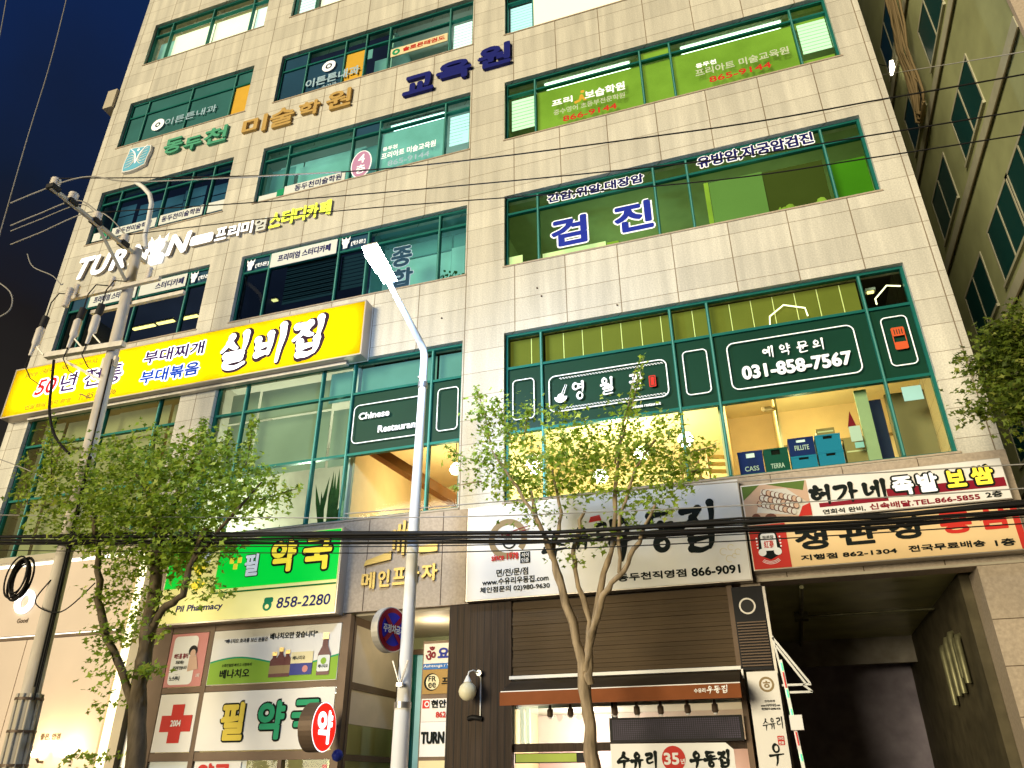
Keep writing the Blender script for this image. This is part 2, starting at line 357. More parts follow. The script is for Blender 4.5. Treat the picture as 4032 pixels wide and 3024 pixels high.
rf = MB(); rf.box(XL, XR, 0, 18, TOP, TOP+.4, 'soffit'); rf.box(XL, XR, 17.7, 18, 0, TOP, 'soffit'); rf.build('roof', bld)
# lower granite band and ground floor piers
mat('granite_low', (.40, .32, .235), .5, var=.14, vs=22); mat('joint', (.10, .07, .045), .8)
f = MB(); f.box(XL, XR, -.03, .35, 4.45, 6.195, 'granite_low'); f.box(2.95, XR, -.02, 9, 0, 4.447, 'granite_low'); f.box(-.42, -.12, .02, 9, 0, 4.447, 'granite_low')
f.box(-5.42, -5.2, .02, 3, 0, 4.447, 'granite_low'); f.box(-12.0, -11.8, -.0, .4, 0, 4.447, 'steel'); f.box(XL, -17.5, 0, .4, 0, 4.447, 'granite_low')
f.build('ground_floor_wall', bld)
def joint(*a): f = MB(); f.box(*a[:6], a[6]); f.build('panel_joint', bld)
for x in (-7.15, -5.6, -5.12): joint(x-.008, x+.008, -.034, -.03, 4.46, 6.19, 'joint')
for x in (.3, 1.42, 2.54): joint(x-.008, x+.008, -.034, -.03, 4.495, 4.58, 'joint'); joint(x-.006, x+.006, -.034, -.03, 6.0, 6.19, 'joint')
for z in (3.68, 3.05, 2.4): joint(2.951, XR, -.024, -.02, z, z+.012, 'joint')
joint(-.12, XR, -.036, -.03, 4.455, 4.49, 'soffit')

for i, (a, b_) in enumerate(ROWS):
    for gx in GX.values(): sl = MB(); sl.box(gx[0]-.03, gx[-1]+.03, -.022, .04, a-.035, a-.001, 'granite_low'); sl.build('window_sill', bld)

for cx_, cy_ in ((1270, 210), (1298, 262), (652, 405), (1788, 320), (1000, 1010)):
    p_ = P(1344+cx_*.60759, 1008+cy_*.60759, 0); f = MB(); f.box(p_.x-.012, p_.x+.012, -.03, -.001, p_.z-.014, p_.z+.014, 'brown'); f.build('wall_anchor', bld)

# interiors -----------------------------------------------------------
lit('in_dark', (.035, .045, .085), .32, .3, .5); mat('in_wall', (.55, .54, .48), .8, var=.06); mat('in_ceil', (.62, .62, .56), .8); mat('in_warm', (.75, .56, .33), .7, var=.05); mat('in_cream', (.75, .62, .36), .7, var=.04)
mat('in_green', (.40, .44, .26), .8, var=.08); mat('in_floor', (.2, .17, .14), .6); mat('in_teal', (.28, .45, .42), .8)
def room(x0, x1, z0, z1, d, mw, mc, mf='in_floor', y0=.36):
    r = MB(); r.box(x0, x1, y0, d, z1, z1+.05, mc); r.box(x0, x1, y0, d, z0-.05, z0, mf); r.box(x0, x1, d, d+.05, z0, z1, mw)
    r.box(x0-.04, x0, y0, d, z0, z1, mw); r.box(x1, x1+.04, y0, d, z0, z1, mw); return r.build('room', bld)
mat('tube', (.8, .8, .8), .5, emit=5.5, ecol=(.86, 1, .90)); mat('tube_warm', (.8, .7, .4), .5, emit=2.4, ecol=(1, .74, .24)); mat('bulb', (.9, .85, .7), .4, emit=9, ecol=(1, .9, .62))
mat('fixture', (.6, .62, .6), .5)
def fixture(x0, x1, y, z, m='tube', wd=.13):
    f = MB(); f.box(x0, x1, y-wd/2-.04, y+wd/2+.04, z+.025, z+.075, 'fixture'); f.box(x0+.03, x1-.03, y-wd/2, y+wd/2, z, z+.024, m)
    f.build('ceiling_light', bld)
def downlight(x, y, z, m='bulb', r=.06):
    f = MB(); f.lathe((x, y, z), [(0, -.012), (r*.8, -.012), (r, 0), (r*1.15, .004), (r*1.15, .03)], m, 12); f.build('downlight', bld)

# 2nd floor rooms
room(-17.6, -12.1, 5.98, 10.3, 4, 'in_cream', 'in_cream'); room(-11.9, -8.0, 5.98, 10.3, 5, 'in_wall', 'in_ceil')
room(-7.85, -4.95, 5.98, 8.35, 4.2, 'in_warm', 'in_warm'); room(-4.85, -.40, 5.98, 8.6, 5, 'in_cream', 'in_cream'); room(-.30, 3.5, 5.98, 8.75, 3.2, 'in_warm', 'in_cream')
# 3rd floor
room(-17.6, -12.1, 11.3, 13.75, 6, 'in_dark', 'in_dark'); room(-11.9, -8.0, 11.3, 13.75, 6, 'in_dark', 'in_dark'); room(-7.9, -4.95, 11.3, 13.75, 4, 'in_teal', 'in_teal'); room(-4.85, 3.5, 11.3, 13.75, 5.5, 'in_green', 'in_green')
# 4th floor
room(-17.6, -12.1, 15.1, 17.5, 5, 'in_dark', 'in_dark'); room(-11.9, -4.95, 15.1, 17.5, 5, 'in_teal', 'in_ceil'); room(-4.85, 3.5, 15.1, 17.5, 5, 'in_green', 'in_green')
room(-17.6, -12.1, 18.9, 21.3, 4, 'in_dark', 'in_dark'); room(-11.9, -8.05, 18.9, 21.3, 4, 'in_dark', 'in_dark'); room(-7.95, -4.95, 18.9, 21.3, 4, 'in_teal', 'in_ceil'); room(-4.85, 3.5, 18.9, 21.3, 4, 'in_green', 'in_ceil')
room(-17.6, -12.1, 22.6, 25.1, 4, 'in_cream', 'in_ceil'); room(-11.9, -4.95, 22.6, 25.1, 4, 'in_wall', 'in_ceil')
WARM, COOL, GRN = (1, .78, .42), (.85, 1, .92), (.85, 1, .62)
for nm, p, pw, c in (('a', (-15, 1.6, 7.4), 22, WARM), ('b', (-10.2, 2.2, 7.0), 330, (1, .93, .72)), ('c', (-6.4, 1.8, 7.2), 125, WARM), ('d', (-2.6, 2.0, 7.3), 620, (1, .86, .55)), ('e', (1.1, 1.5, 7.6), 125, (1, .80, .40)),
                     ('e', (.15, 1.3, 7.9), 60, (1, .84, .46)), ('f', (-6.4, 2, 12.4), 26, COOL), ('g', (-2.0, 2.4, 12.3), 42, GRN), ('h', (1.4, 2.4, 12.3), 34, GRN), ('i', (-6.6, 2, 16.3), 30, COOL), ('j', (-10, 2, 16.3), 22, COOL), ('k', (-2, 2, 16.3), 24, GRN), ('l', (1.4, 2, 16.3), 24, GRN),
                     ('m', (-6.4, 2, 20.2), 30, COOL), ('n', (-15, 2, 23.8), 60, (1, .93, .7))):
    point('room_lamp', p, pw, c)
# 3rd floor study cafe : strip lamps over the desks
def strip_lamp(cr, x0, y0, x1, y1, z=13.55):
    a, b_ = cr(x0, y0), cr(x1, y1); a, b_ = PZ(*a, z), PZ(*b_, z); fixture(a.x, b_.x, (a.y+b_.y)/2, z, 'tube_warm', .10)
cy = lambda x, y: (100+x*.36166, 1150+y*.36166); cl = lambda x, y: (900+x*.45208, 900+y*.45208); c3_ = lambda x, y: (2688+x*.60759, y*.60759)
for q_ in ((1165, 415, 1415, 360), (1430, 355, 1625, 312), (1695, 300, 1885, 258), (430, 568, 520, 545), (570, 540, 640, 522), (690, 515, 835, 482)): strip_lamp(cy, *q_)
strip_lamp(cl, 280, 655, 430, 622)
for x, y in ((715, 265), (1465, 100), (1505, 290), (930, 460), (1870, 20)): downlight(*PZ(*cy(x, y), 13.7), 'bulb', .09)
for x, y in ((370, 425), (228, 660)): downlight(*PZ(*cl(x, y), 13.7), 'bulb', .09)
for x, y in ((143, 1365), (265, 1345), (385, 1323), (510, 1300), (755, 1248), (635, 1278), (1115, 1176)): downlight(*PZ(*c3_(x, y), 13.7), 'bulb', .085 if x > 1000 else .05)
downlight(-6.6, 1.4, 13.7, 'bulb', .06); downlight(-3.2, 1.6, 13.7, 'bulb', .05)
fixture(-3.5, -1.3, .46, 17.30, 'tube', .2); fixture(-.1, 2.25, .46, 17.30, 'tube', .2); fixture(-7.8, -6.2, .46, 17.28, 'tube', .16)
fixture(-7.8, -6.3, 1.6, 21.0); fixture(-16.2, -13.4, 1.4, 24.9); fixture(-11, -9.4, 1.2, 17.3)

# windows -------------------------------------------------------------
lit('lit_white', (.86, 1, .93), 1.0, .06); lit('lit_cream', (1, .93, .66), 1.15, .10, .6); lit('lit_olive', (.36, .42, .07), .55, .35, 1.1); lit('lit_olive_b', (.44, .48, .08), .5, .35, 1.3)
lit('lit_teal', (.34, .58, .48), .58, .35, .9); lit('lit_grey', (.30, .34, .22), .36, .35, .7); lit('lit_beige', (.46, .37, .17), .34, .22, .7); lit('lit_panel', (1, .90, .60), .88, .03, .5)
lit('lit_slat', (.20, .19, .025), .5, .15, 1.5); lit('lit_tealdim', (.16, .34, .30), .52, .3, .9)
lit('lit_sage', (.24, .32, .12), .42, .12, .8); lit('lit_umber', (.10, .09, .025), .4, .2, .8); lit('lit_green', (.10, .26, .015), .5, .3, .6); lit('night_glow', (.09, .21, .26), .55, .45, .9); lit('lit_navy', (.045, .06, .13), .4, .4, .8); mat('blind_dark', (.05, .10, .14), .6); mat('lit_gap', (.6, .55, .2), .6, emit=.5, ecol=(.8, .75, .25)); mat('sheet', (.66, .68, .64), .6)
def window(gk, row, zs, xs=None, cells=None, pane='glass_teal', wf=.055):
    """frame of mullions and transoms with panes; cells maps (col,row) -> (material, y) of what hangs behind the pane"""
    xs = xs or GX[gk]; z0, z1 = zs[0], zs[-1]; fr = MB(); y0, y1 = .10, .20; h = wf/2
    for i, x in enumerate(xs): 
        k = h if 0 < i < len(xs)-1 else wf
        a = max(x-k, xs[0]); b_ = min(x+k, xs[-1]); fr.box(a, b_, y0, y1, z0, z1, 'frame')
        if 0 < i < len(xs)-1: fr.box(x-.012, x+.012, y0-.012, y0-.001, z0+.07, z1-.07, 'frame_light')
    for j, z in enumerate(zs):
        k = h if 0 < j < len(zs)-1 else wf
        a = max(z-k, z0); b_ = min(z+k, z1)
        for i in range(len(xs)-1): fr.box(xs[i]+(wf if i == 0 else h), xs[i+1]-(wf if i == len(xs)-2 else h), y0+.004, y1-.004, a, b_, 'frame')
    wo = fr.build('window', bld); pn = MB(); bl = {}
    for i in range(len(xs)-1):
        for j in range(len(zs)-1):
            c = (cells or {}).get((i, j), {}); x0, x1, a, b_ = xs[i]+h, xs[i+1]-h, zs[j]+h, zs[j+1]-h
            pn.poly([(x0, a), (x1, a), (x1, b_), (x0, b_)], .15, c.get('pane', pane))
            for (m_, y, fx0, fx1, fz0, fz1, nm) in c.get('behind', []):
                bl.setdefault(nm, MB()).box(x0+(x1-x0)*fx0, x0+(x1-x0)*fx1, y, y+.012, a+(b_-a)*fz0, a+(b_-a)*fz1, m_)
            for (kind, fx0, fx1, fz0, fz1) in c.get('venetian', []):
                bb = bl.setdefault('venetian_blind', MB()); n = 9
                X0, X1, A, B = x0+(x1-x0)*fx0, x0+(x1-x0)*fx1, a+(b_-a)*fz0, a+(b_-a)*fz1
                for k in range(n):
                    zz = A+(B-A)*k/n; bb.box(X0, X1, .24, .25, zz, zz+(B-A)/n*.80, kind)
    pn.build('pane', wo)
    for nm, q in bl.items(): q.build(nm, wo)
    return wo
def full(m_, y=.26, nm='blind', f=(0, 1, 0, 1)): return {'behind': [(m_, y, *f, nm)]}
def film(m_): return {'pane': m_}
# row 2 (second storey)
Z2 = [6.25, 7.70, 9.12, 9.92]
bc = {}
for i in range(4):
    for j in range(3): bc[(i, j)] = full('lit_beige' if (i+j) % 2 else 'lit_beige', .5+.05*(i % 2))
wA2 = window('A', 0, Z2, cells=bc, pane='glass')
bc = {(i, j): full('lit_grey', .6+.03*i) for i in (0, 1, 2) for j in (1, 2)}
bc[(3, 1)] = film('film'); bc[(4, 1)] = film('film')
for i in (2, 3, 4): bc[(i, 2)] = full('lit_tealdim', .4)
wB2 = window('B', 0, Z2, cells=bc, pane='glass')
bc = {(i, 1): film('film') for i in range(5)}
def slats(x0, x1, z0, z1, parent, step=.40, hole=None):
    s = MB(); x = x0+.03
    while x < x1-.03:
        e_ = min(x+step-.03, x1-.03)
        s.box(x, e_, .34, .35, z0+.03, z1-.03, 'lit_slat')
        if e_ < x1-.05: s.box(e_+.006, e_+.024, .345, .355, z0+.03, z1-.03, 'lit_gap')
        x += step
    s.build('vertical_blind', parent)
wC2 = window('C', 0, Z2, cells=bc, pane='glass')
for i in range(5):
    if i < 4: slats(GX['C'][i], GX['C'][i+1], 9.12, 9.92, wC2, .47 if i == 0 else .40)
# row 3
Z3 = [11.62, 13.13, 13.60]
bc = {(i, 1): film('filmnavy') for i in range(4)}
for i in range(4): bc[(i, 0)] = {'pane': 'glass', 'behind': [('lit_navy', 4.5, -.5, 1.5, 0, 2, 'partition')] if i == 1 else []}
wA3 = window('A', 1, Z3, cells=bc)
bc = {(0, 1): film('filmnavy'), (1, 1): film('filmnavy'), (2, 1): film('filmnavy'), (0, 0): film('glass_dark'), (1, 0): {'pane': 'glass_dark', 'venetian': [('blind_dark', .22, 1, .25, 1), ('blind_dark', .22, 1, .30, 1.05)]}, (2, 0): {'pane': 'glass_dark', 'venetian': [('blind_dark', 0, 1, .3, 1)]},
      (3, 0): full('lit_teal', .9, 'curtain'), (4, 0): full('lit_teal', .8, 'curtain', (0, 1, .25, 1)), (3, 1): full('lit_tealdim', .9, 'curtain'), (4, 1): full('lit_tealdim', .9, 'curtain')}
wB3 = window('B', 1, Z3, cells=bc)
bc = {(0, 0): {'behind': [('lit_panel', .24, 0, .45, 0, .26, 'counter_wall')]}, (1, 0): {'behind': [('lit_panel', .32, .0, .55, 0, .24, 'counter_wall'), ('lit_olive_b', .31, .56, .66, 0, .2, 'counter')]}, (3, 0): {'behind': [('lit_sage', .36, .14, .545, 0, .93, 'curtain'), ('lit_umber', .40, .545, .99, 0, .93, 'dark_screen'), ('lit_olive_b', .34, .10, .135, 0, .93, 'curtain_edge')]}, (4, 0): {'behind': [('lit_green', .38, 0, 1, 0, .82, 'curtain')]}}
wC3 = window('C', 1, Z3, cells=bc, pane='glass_green')
# row 4
Z4 = [15.36, 16.92, 17.33]
wA4 = window('A', 2, Z4, [-17.14, -16.45, -14.78, -13.9, -13.16, -12.48], {(i, j): {'pane': 'glass_dark', 'behind': [('night_glow', .7+.1*(i % 2), 0 if i != 2 else .1, 1, 0, 1, 'curtain')]} for i in range(5) for j in range(2)}, pane='glass')  # glowing curtains added so these dark panes show teal
bc = {(0, 0): full('lit_tealdim', .5), (1, 0): full('lit_teal', .6, 'blind', (0, 1, .28, 1)), (2, 0): full('lit_tealdim', .5), (0, 1): full('lit_teal', .8), (1, 1): full('lit_teal', .8), (2, 1): film('filmnavy'),
      (3, 0): full('lit_teal', .22, 'film'), (4, 0): {'venetian': [('lit_white', .08, .95, .32, 1)], 'behind': [('lit_tealdim', .5, 0, 1, 0, .3, 'blind')]}, (4, 1): full('lit_white', 1.2)}
wB4 = window('B', 2, Z4, cells=bc)
bc = {(0, 0): {'venetian': [('lit_white', .12, .95, .30, 1)], 'behind': [('lit_olive', .5, 0, 1, 0, .28, 'blind')]}, (1, 0): full('lit_olive', .22, 'film'), (2, 0): full('lit_olive', .24, 'film'), (2, 1): full('lit_olive_b', .24, 'film', (0, 1, .25, 1)),
      (3, 0): full('lit_olive', .22, 'film'), (4, 0): {'venetian': [('lit_white', .1, .95, .36, 1)], 'behind': [('lit_olive_b', .4, 0, 1, 0, .33, 'blind')]}, (4, 1): full('lit_olive', .4)}
wC4 = window('C', 2, Z4, cells=bc, pane='glass_green')
# row 5
Z5 = [19.12, 20.47, 21.07]
bc = {(i, j): film('filmteal') for i in range(4) for j in range(2)}
bc[(3, 0)] = film('filmyellow'); wA5 = window('A', 3, Z5, cells=bc)
bc = {(0, 0): {'pane': 'filmnavy', 'behind': []}, (1, 0): film('filmnavy'), (2, 0): film('filmyellow'), (0, 1): film('filmnavy'), (1, 1): full('lit_tealdim', .5), (2, 1): full('lit_tealdim', .5), (3, 0): full('lit_tealdim', .6),
      (4, 0): full('lit_tealdim', 1.3, 'blind', (0, .06, 0, 1)), (5, 0): {'venetian': [('lit_white', .05, .95, .15, 1)]}}
wB5 = window('B', 3, Z5, [-11.50, -10.62, -9.36, -8.68, -7.93, -6.06, -5.34], bc, pane='glass')
bc = {(0, 0): {'venetian': [('lit_white', .08, .95, .22, 1)]}}
wC5 = window('C', 3, Z5, cells=bc)
q = MB(); q.box(-3.63, 3.12, .05, .075, 19.15, 21.04, 'lit_panel'); q.build('banner_panel', wC5)
# row 6
Z6 = [22.85, 24.35, 24.85]
bc = {(0, 0): full('lit_teal', .4), (1, 0): full('lit_cream', .3), (2, 0): full('lit_cream', .3), (3, 0): full('lit_white', .3)}
for i in range(4): bc[(i, 1)] = full('lit_beige', .5)
wA6 = window('A', 4, Z6, cells=bc, pane='glass')
bc = {(0, 0): {'venetian': [('lit_white', .1, .9, .1, 1)]}}
for i in range(1, 5): bc[(i, 0)] = full('lit_cream', .3)
wB6 = window('B', 4, Z6, cells=bc, pane='glass')
wC6 = window('C', 4, Z6, cells={(i, 0): full('lit_cream', .3) for i in range(5)}, pane='glass')

# lettering that sticks to the panes ------------------------------------
def sticker(parent, *fn):
    for f_ in fn:
        q = MB(); f_(q); q.build('lettering', parent)
YF = .085        # just in front of frames and panes
mat('let_blue', (.015, .03, .30), .5); mat('let_navy', (.01, .01, .10), .5); mat('let_red', (.55, .03, .02), .5); mat('let_pale', (.50, .55, .40), .6); mat('let_teal', (.35, .50, .60), .6)
def outl(q, t, x0, x1, z0, z1, b1, b2, m1, m2, y=YF, **k):
    d = (b2-b1)*.9; b2 = (b1*BF+d)/BF
    q.text(t, x0-d, x1+d, z0-d, z1+d, y, m1, b2, **k); q.text(t, x0, x1, z0, z1, y-.008, m2, b1, **k)
sticker(wC3, lambda q: outl(q, '간암,위암,대장암', -3.42, -1.25, 13.17, 13.43, .022, .045, 'letter_white', 'let_navy'),
        lambda q: outl(q, '유방암,자궁암검진', -.10, 2.24, 13.20, 13.52, .024, .048, 'letter_white', 'let_navy'),
        lambda q: outl(q, '검', -3.36, -2.56, 11.90, 12.66, .062, .10, 'letter_white', 'let_blue'),
        lambda q: outl(q, '진', -1.96, -1.14, 11.92, 12.68, .062, .10, 'letter_white', 'let_blue'))
sticker(wC4, lambda q: q.text('프리', -3.24, -2.72, 16.14, 16.36, YF, 'letter_white', .018), lambda q: q.text('보습학원', -2.42, -1.45, 16.10, 16.38, YF, 'letter_white', .018),
        lambda q: q.stroke([(-2.64, 16.10), (-2.54, 16.14), (-2.50, 16.28), (-2.44, 16.12), (-2.40, 16.10)], .07, YF, 'filmyellow'), lambda q: q.disc(-2.47, 16.40, .05, YF, 'filmyellow', 12),
        lambda q: q.text('중수영어 초등부전문학원', -3.20, -1.47, 15.84, 16.02, YF, 'let_pale', .006), lambda q: q.text('866-9144', -2.98, -1.68, 15.56, 15.74, YF, 'let_red', .012),
        lambda q: q.text('동두천', .20, .66, 16.17, 16.32, YF, 'letter_white', .012), lambda q: q.text('프리아트 미술교육원', .16, 2.2, 15.90, 16.14, YF, 'let_pale', .01), lambda q: q.text('865-9144', .44, 1.78, 15.62, 15.80, YF, 'let_red', .012))
sticker(wB4, lambda q: q.text('동두천', -7.78, -7.36, 16.12, 16.26, YF, 'letter_white', .01), lambda q: q.text('프리아트 미술교육원', -7.8, -6.28, 15.84, 16.06, YF, 'letter_white', .01), lambda q: q.text('865-9144', -7.6, -6.44, 15.56, 15.74, YF, 'let_teal', .01))
sticker(wB3, lambda q: outl(q, '종', -7.25, -6.72, 12.28, 12.86, .04, .065, 'let_teal', 'filmnavy'), lambda q: outl(q, '합', -7.22, -6.66, 11.70, 12.22, .04, .065, 'let_teal', 'filmnavy'))
def bulbman(q, x, z, h, y, m):
    q.disc(x, z+h*.55, h*.30, y, m, 14); q.poly([(x-h*.16, z), (x+h*.16, z), (x+h*.2, z+h*.4), (x-h*.2, z+h*.4)], y-.002, m)
    for a in (-.22, .0, .24): q.poly([(x+a*h-.1*h, z+h*.7), (x+a*h+.1*h, z+h*.7), (x+a*h*1.5, z+h)], y-.003, m)
def cafe(parent, spots):
    q = MB()
    for x, z in spots: bulbman(q, x, z, .34, YF, 'letter_white'); q.text('[턴온]', x+.16, x+.55, z+.03, z+.17, YF, 'letter_white', .006)
    q.build('lettering', parent)
cafe(wA3, [(-13.0, 13.2)]); cafe(wB3, [(-11.27, 13.18), (-8.55, 13.2)])
bn = MB()
for x0, x1, s in ((-16.40, -14.84, 1), (-14.72, -13.22, 1)): bn.box(x0, x1, .07, .085, 13.13, 13.54, 'sheet')
bn.text('프리미엄 스터디카페', -16.25, -14.95, 13.22, 13.44, .066, 'let_navy', .012); bn.text('스터디카페', -14.2, -13.3, 13.22, 13.44, .066, 'let_navy', .012)
bn.build('banner_strip', wA3)
bn = MB(); bn.box(-10.66, -8.78, .07, .085, 13.10, 13.54, 'sheet'); bn.text('프리미엄 스터디카페', -10.45, -8.95, 13.22, 13.44, .066, 'let_navy', .014); bn.build('banner_strip', wB3)
def academy_strip(parent, segs, texts):
    q = MB()
    for x0, x1, z0, z1 in segs: q.box(x0, x1, .06, .085, z0, z1, 'sheet')
    for s, x0, x1, z0, z1 in texts: q.text(s, x0, x1, z0, z1, .056, 'let_navy', .008)
    for x, z in ((-16.62, 15.67), (-11.0+.27, 15.57)):
        if segs[0][0] < x < segs[-1][1]: q.poly([(x-.11, z-.12), (x+.11, z-.1), (x+.11, z+.12), (x-.11, z+.1)], .056, 'greenpaint')
    q.build('banner_strip', parent)
academy_strip(wA4, [(-17.02, -16.5, 15.50, 15.80), (-16.35, -14.80, 15.5, 15.82), (-14.68, -13.22, 15.5, 15.85), (-13.06, -12.53, 15.5, 15.85)], [('동두천미술학원', -16.2, -14.95, 15.56, 15.76), ('동두천미술학원', -14.6, -13.3, 15.58, 15.79)])
academy_strip(wB4, [(-11.40, -10.76, 15.44, 15.62), (-10.62, -8.80, 15.42, 15.74)], [('동두천미술학원', -10.3, -8.9, 15.48, 15.70)])
q = MB(); mat('oval_pink', (.50, .25, .42), .5); q.ring(-8.36, 15.85, 0, .27, .07, 'oval_pink', n=24, ex=.95); s_ = MB()
for k in range(1): q.prism([(-8.36+.30*math.cos(R(15*i)), 15.85+.47*math.sin(R(15*i))) for i in range(24)], .062, .08, 'letter_white'); q.poly([(-8.36+.27*math.cos(R(15*i)), 15.85+.44*math.sin(R(15*i))) for i in range(24)], .058, 'oval_pink')
q.text('4', -8.46, -8.26, 15.88, 16.18, .052, 'letter_white', .015); q.text('층', -8.50, -8.22, 15.52, 15.82, .052, 'letter_white', .015); q.build('floor_sticker', wB4)
sticker(wA5, lambda q: q.text('이튼튼내과', -15.55, -13.65, 19.62, 19.92, YF, 'let_teal', .008), lambda q: q.ring(-15.82, 19.78, .10, .24, YF, 'letter_white', n=20), lambda q: q.disc(-15.82, 19.78, .05, YF, 'letter_white'))
sticker(wB5, lambda q: q.text('이튼튼내과', -10.55, -8.80, 19.42, 19.78, YF, 'let_teal', .02), lambda q: q.text('소아과', -10.0, -9.5, 19.20, 19.36, YF, 'let_teal', .008), lambda q: q.ring(-9.85, 20.12, .11, .22, YF, 'letter_white', n=20), lambda q: q.ring(-9.85, 20.12, 0, .06, YF, 'letter_white', n=10))
bn = MB(); mat('banner_cream', (.72, .62, .36), .6); bn.box(-7.83, -6.10, .06, .085, 19.66, 19.98, 'banner_cream')
bn.text('솔로몬태권도', -7.45, -6.18, 19.74, 19.92, .055, 'let_red', .012); bn.ring(-7.66, 19.82, .05, .12, .055, 'greenpaint', n=16); bn.build('banner_strip', wB5)
# green signage films of the restaurant
q = MB()
q.rrect(-3.52, -1.20, 7.98, 8.78, .14, .022, YF, 'letter_white')
for z in (8.70, 8.05):
    for i in range(34):
        x = -3.3+i*.06; q.poly([(x, z), (x+.04, z), (x+.04, z+.012), (x, z+.012)], YF, 'letter_white'); q.poly([(x+.03, z-.02), (x+.06, z-.02), (x+.06, z-.010), (x+.03, z-.010)], YF-.001, 'letter_white')
for c_, x in (('영', -3.04), ('월', -2.48), ('관', -1.92)): q.brush(c_, x, x+.26, 8.20, 8.55, .042, YF-.003, 'letter_white')
q.ring(-3.28, 8.30, .06, .13, YF, 'letter_white', 180, 360, 12); q.disc(-3.28, 8.30, .07, YF-.002, 'letter_white', 12)
q.stroke([(-3.26, 8.36), (-3.18, 8.55)], .015, YF-.004, 'letter_white'); q.stroke([(-3.21, 8.36), (-3.15, 8.54)], .015, YF-.004, 'letter_white')
q.rfill(-1.56, -1.43, 8.22, 8.46, .02, YF, 'let_red'); q.rrect(-1.54, -1.45, 8.24, 8.44, .015, .012, YF-.003, 'film')
q.text('Chinese restaurant', -1.95, -1.38, 7.83, 7.90, YF, 'letter_white', .004)
q.rrect(-4.27, -3.81, 7.93, 8.82, .09, .02, YF, 'letter_white'); q.rrect(-.90, -.44, 7.93, 8.86, .09, .02, YF, 'letter_white')
q.rrect(-.09, 2.12, 7.90, 8.88, .14, .022, YF, 'letter_white'); q.rrect(2.56, 2.99, 7.92, 8.90, .09, .02, YF, 'letter_white')
for c_, x in (('예', .54), ('약', .83), ('문', 1.13), ('의', 1.40)): q.brush(c_, x, x+.19, 8.46, 8.68, .03, YF-.003, 'letter_white')
q.text('031-858-7567', .12, 1.98, 8.08, 8.36, YF, 'letter_white', .028)
mat('seal', (.62, .10, .03), .5); q.rfill(2.70, 2.89, 8.50, 8.66, .02, YF, 'seal'); q.rfill(2.70, 2.89, 8.24, 8.38, .02, YF, 'seal'); q.rrect(2.69, 2.90, 8.23, 8.67, .03, .014, YF-.003, 'seal')
for i in range(4): q.poly([(2.73+.04*i, 8.53), (2.745+.04*i, 8.53), (2.745+.04*i, 8.63), (2.73+.04*i, 8.63)], YF-.003, 'film')
q.build('lettering', wC2)
q = MB(); q.rrect(-7.83, -6.22, 7.92, 8.82, .13, .02, YF, 'letter_white'); q.rrect(-5.90, -5.43, 7.93, 8.90, .09, .02, YF, 'letter_white')
q.text('Chinese', -7.70, -6.98, 8.46, 8.62, YF, 'letter_white', .014); q.text('Restaurant', -7.22, -6.28, 8.10, 8.26, YF, 'letter_white', .014); q.build('lettering', wB2)

# ------------------------------------------------------------------ signs on the facade
mat('sign_yellow', (.8, .6, .0), .5, emit=1.05, ecol=(1, .86, .0)); mat('sign_side', (.45, .40, .34), .4, .6)
mat('sign_white_lit', (.8, .8, .8), .5, emit=1.3, ecol=(1, 1, 1)); mat('turn_white', (.8, .8, .8), .5, emit=.9, ecol=(.95, .97, 1)); mat('turn_yellow', (.7, .75, .1), .5, emit=.7, ecol=(.80, 1, .03))
mat('let_purple', (.06, .015, .16), .5); mat('let_blue2', (.0, .06, .5), .5, emit=.15, ecol=(0, .1, .9)); mat('let_red2', (.6, .01, .01), .5, emit=.2, ecol=(1, 0, 0)); mat('let_brown', (.30, .22, .02), .6); mat('outline_brown', (.035, .015, .03), .7, spec=.1)
def panel(root, x0, x1, yf, yb, z0, z1, mf, ms='sign_side', name='panel', edge=.03):
    q = MB(); q.box(x0, x1, yf, yb, z0, z1, ms); q.box(x0+edge, x1-edge, yf-.012, yf-.001, z0+edge, z1-edge, mf); return q.build(name, root)
t = thing('illuminated_sign', 'long yellow lit shop sign with white brush lettering above the second floor windows', 'sign', (-12.6, 0, 9.8))
m = bpy.data.materials.new('sign_face_yellow'); m.use_nodes = True; nt_ = m.node_tree; MATS['sign_face_yellow'] = m
b_ = nt_.nodes['Principled BSDF']; b_.inputs['Base Color'].default_value = (.75, .50, .0, 1); b_.inputs['Specular IOR Level'].default_value = .1
tl = nt_.nodes.new('ShaderNodeBsdfTranslucent'); tl.inputs[0].default_value = (1, .72, .0, 1); mx = nt_.nodes.new('ShaderNodeMixShader'); mx.inputs[0].default_value = .7
nt_.links.new(b_.outputs[0], mx.inputs[1]); nt_.links.new(tl.outputs[0], mx.inputs[2]); nt_.links.new(mx.outputs[0], nt_.nodes['Material Output'].inputs[0])
mat('inner_tube', (.8, .8, .8), .5, emit=9, ecol=(1, .98, .9)); mat('box_white', (.8, .78, .7), .6)
q = MB(); x0, x1, z0, z1 = -17.72, -7.55, 9.82, 11.22
q.box(x0, x1, -.04, -.001, z0, z1, 'box_white')
for a, b_, c_, d_ in ((x0, x1, z0, z0+.03), (x0, x1, z1-.03, z1), (x0, x0+.03, z0+.03, z1-.03), (x1-.03, x1, z0+.03, z1-.03)): q.box(a, b_, -.335, -.041, c_, d_, 'sign_side')
q.build('light_box', t)
q = MB(); q.poly([(x0+.03, z0+.03), (x1-.03, z0+.03), (x1-.03, z1-.03), (x0+.03, z1-.03)], -.325, 'sign_face_yellow'); q.build('panel', t)
for zz in (10.12, 10.52, 10.92):
    for k in range(8): q = MB(); xx = x0+.22+k*1.235; q.tube([(xx, -.12, zz), (xx+1.1, -.12, zz)], .022, 'inner_tube', 8); q.build('inner_tube', t)
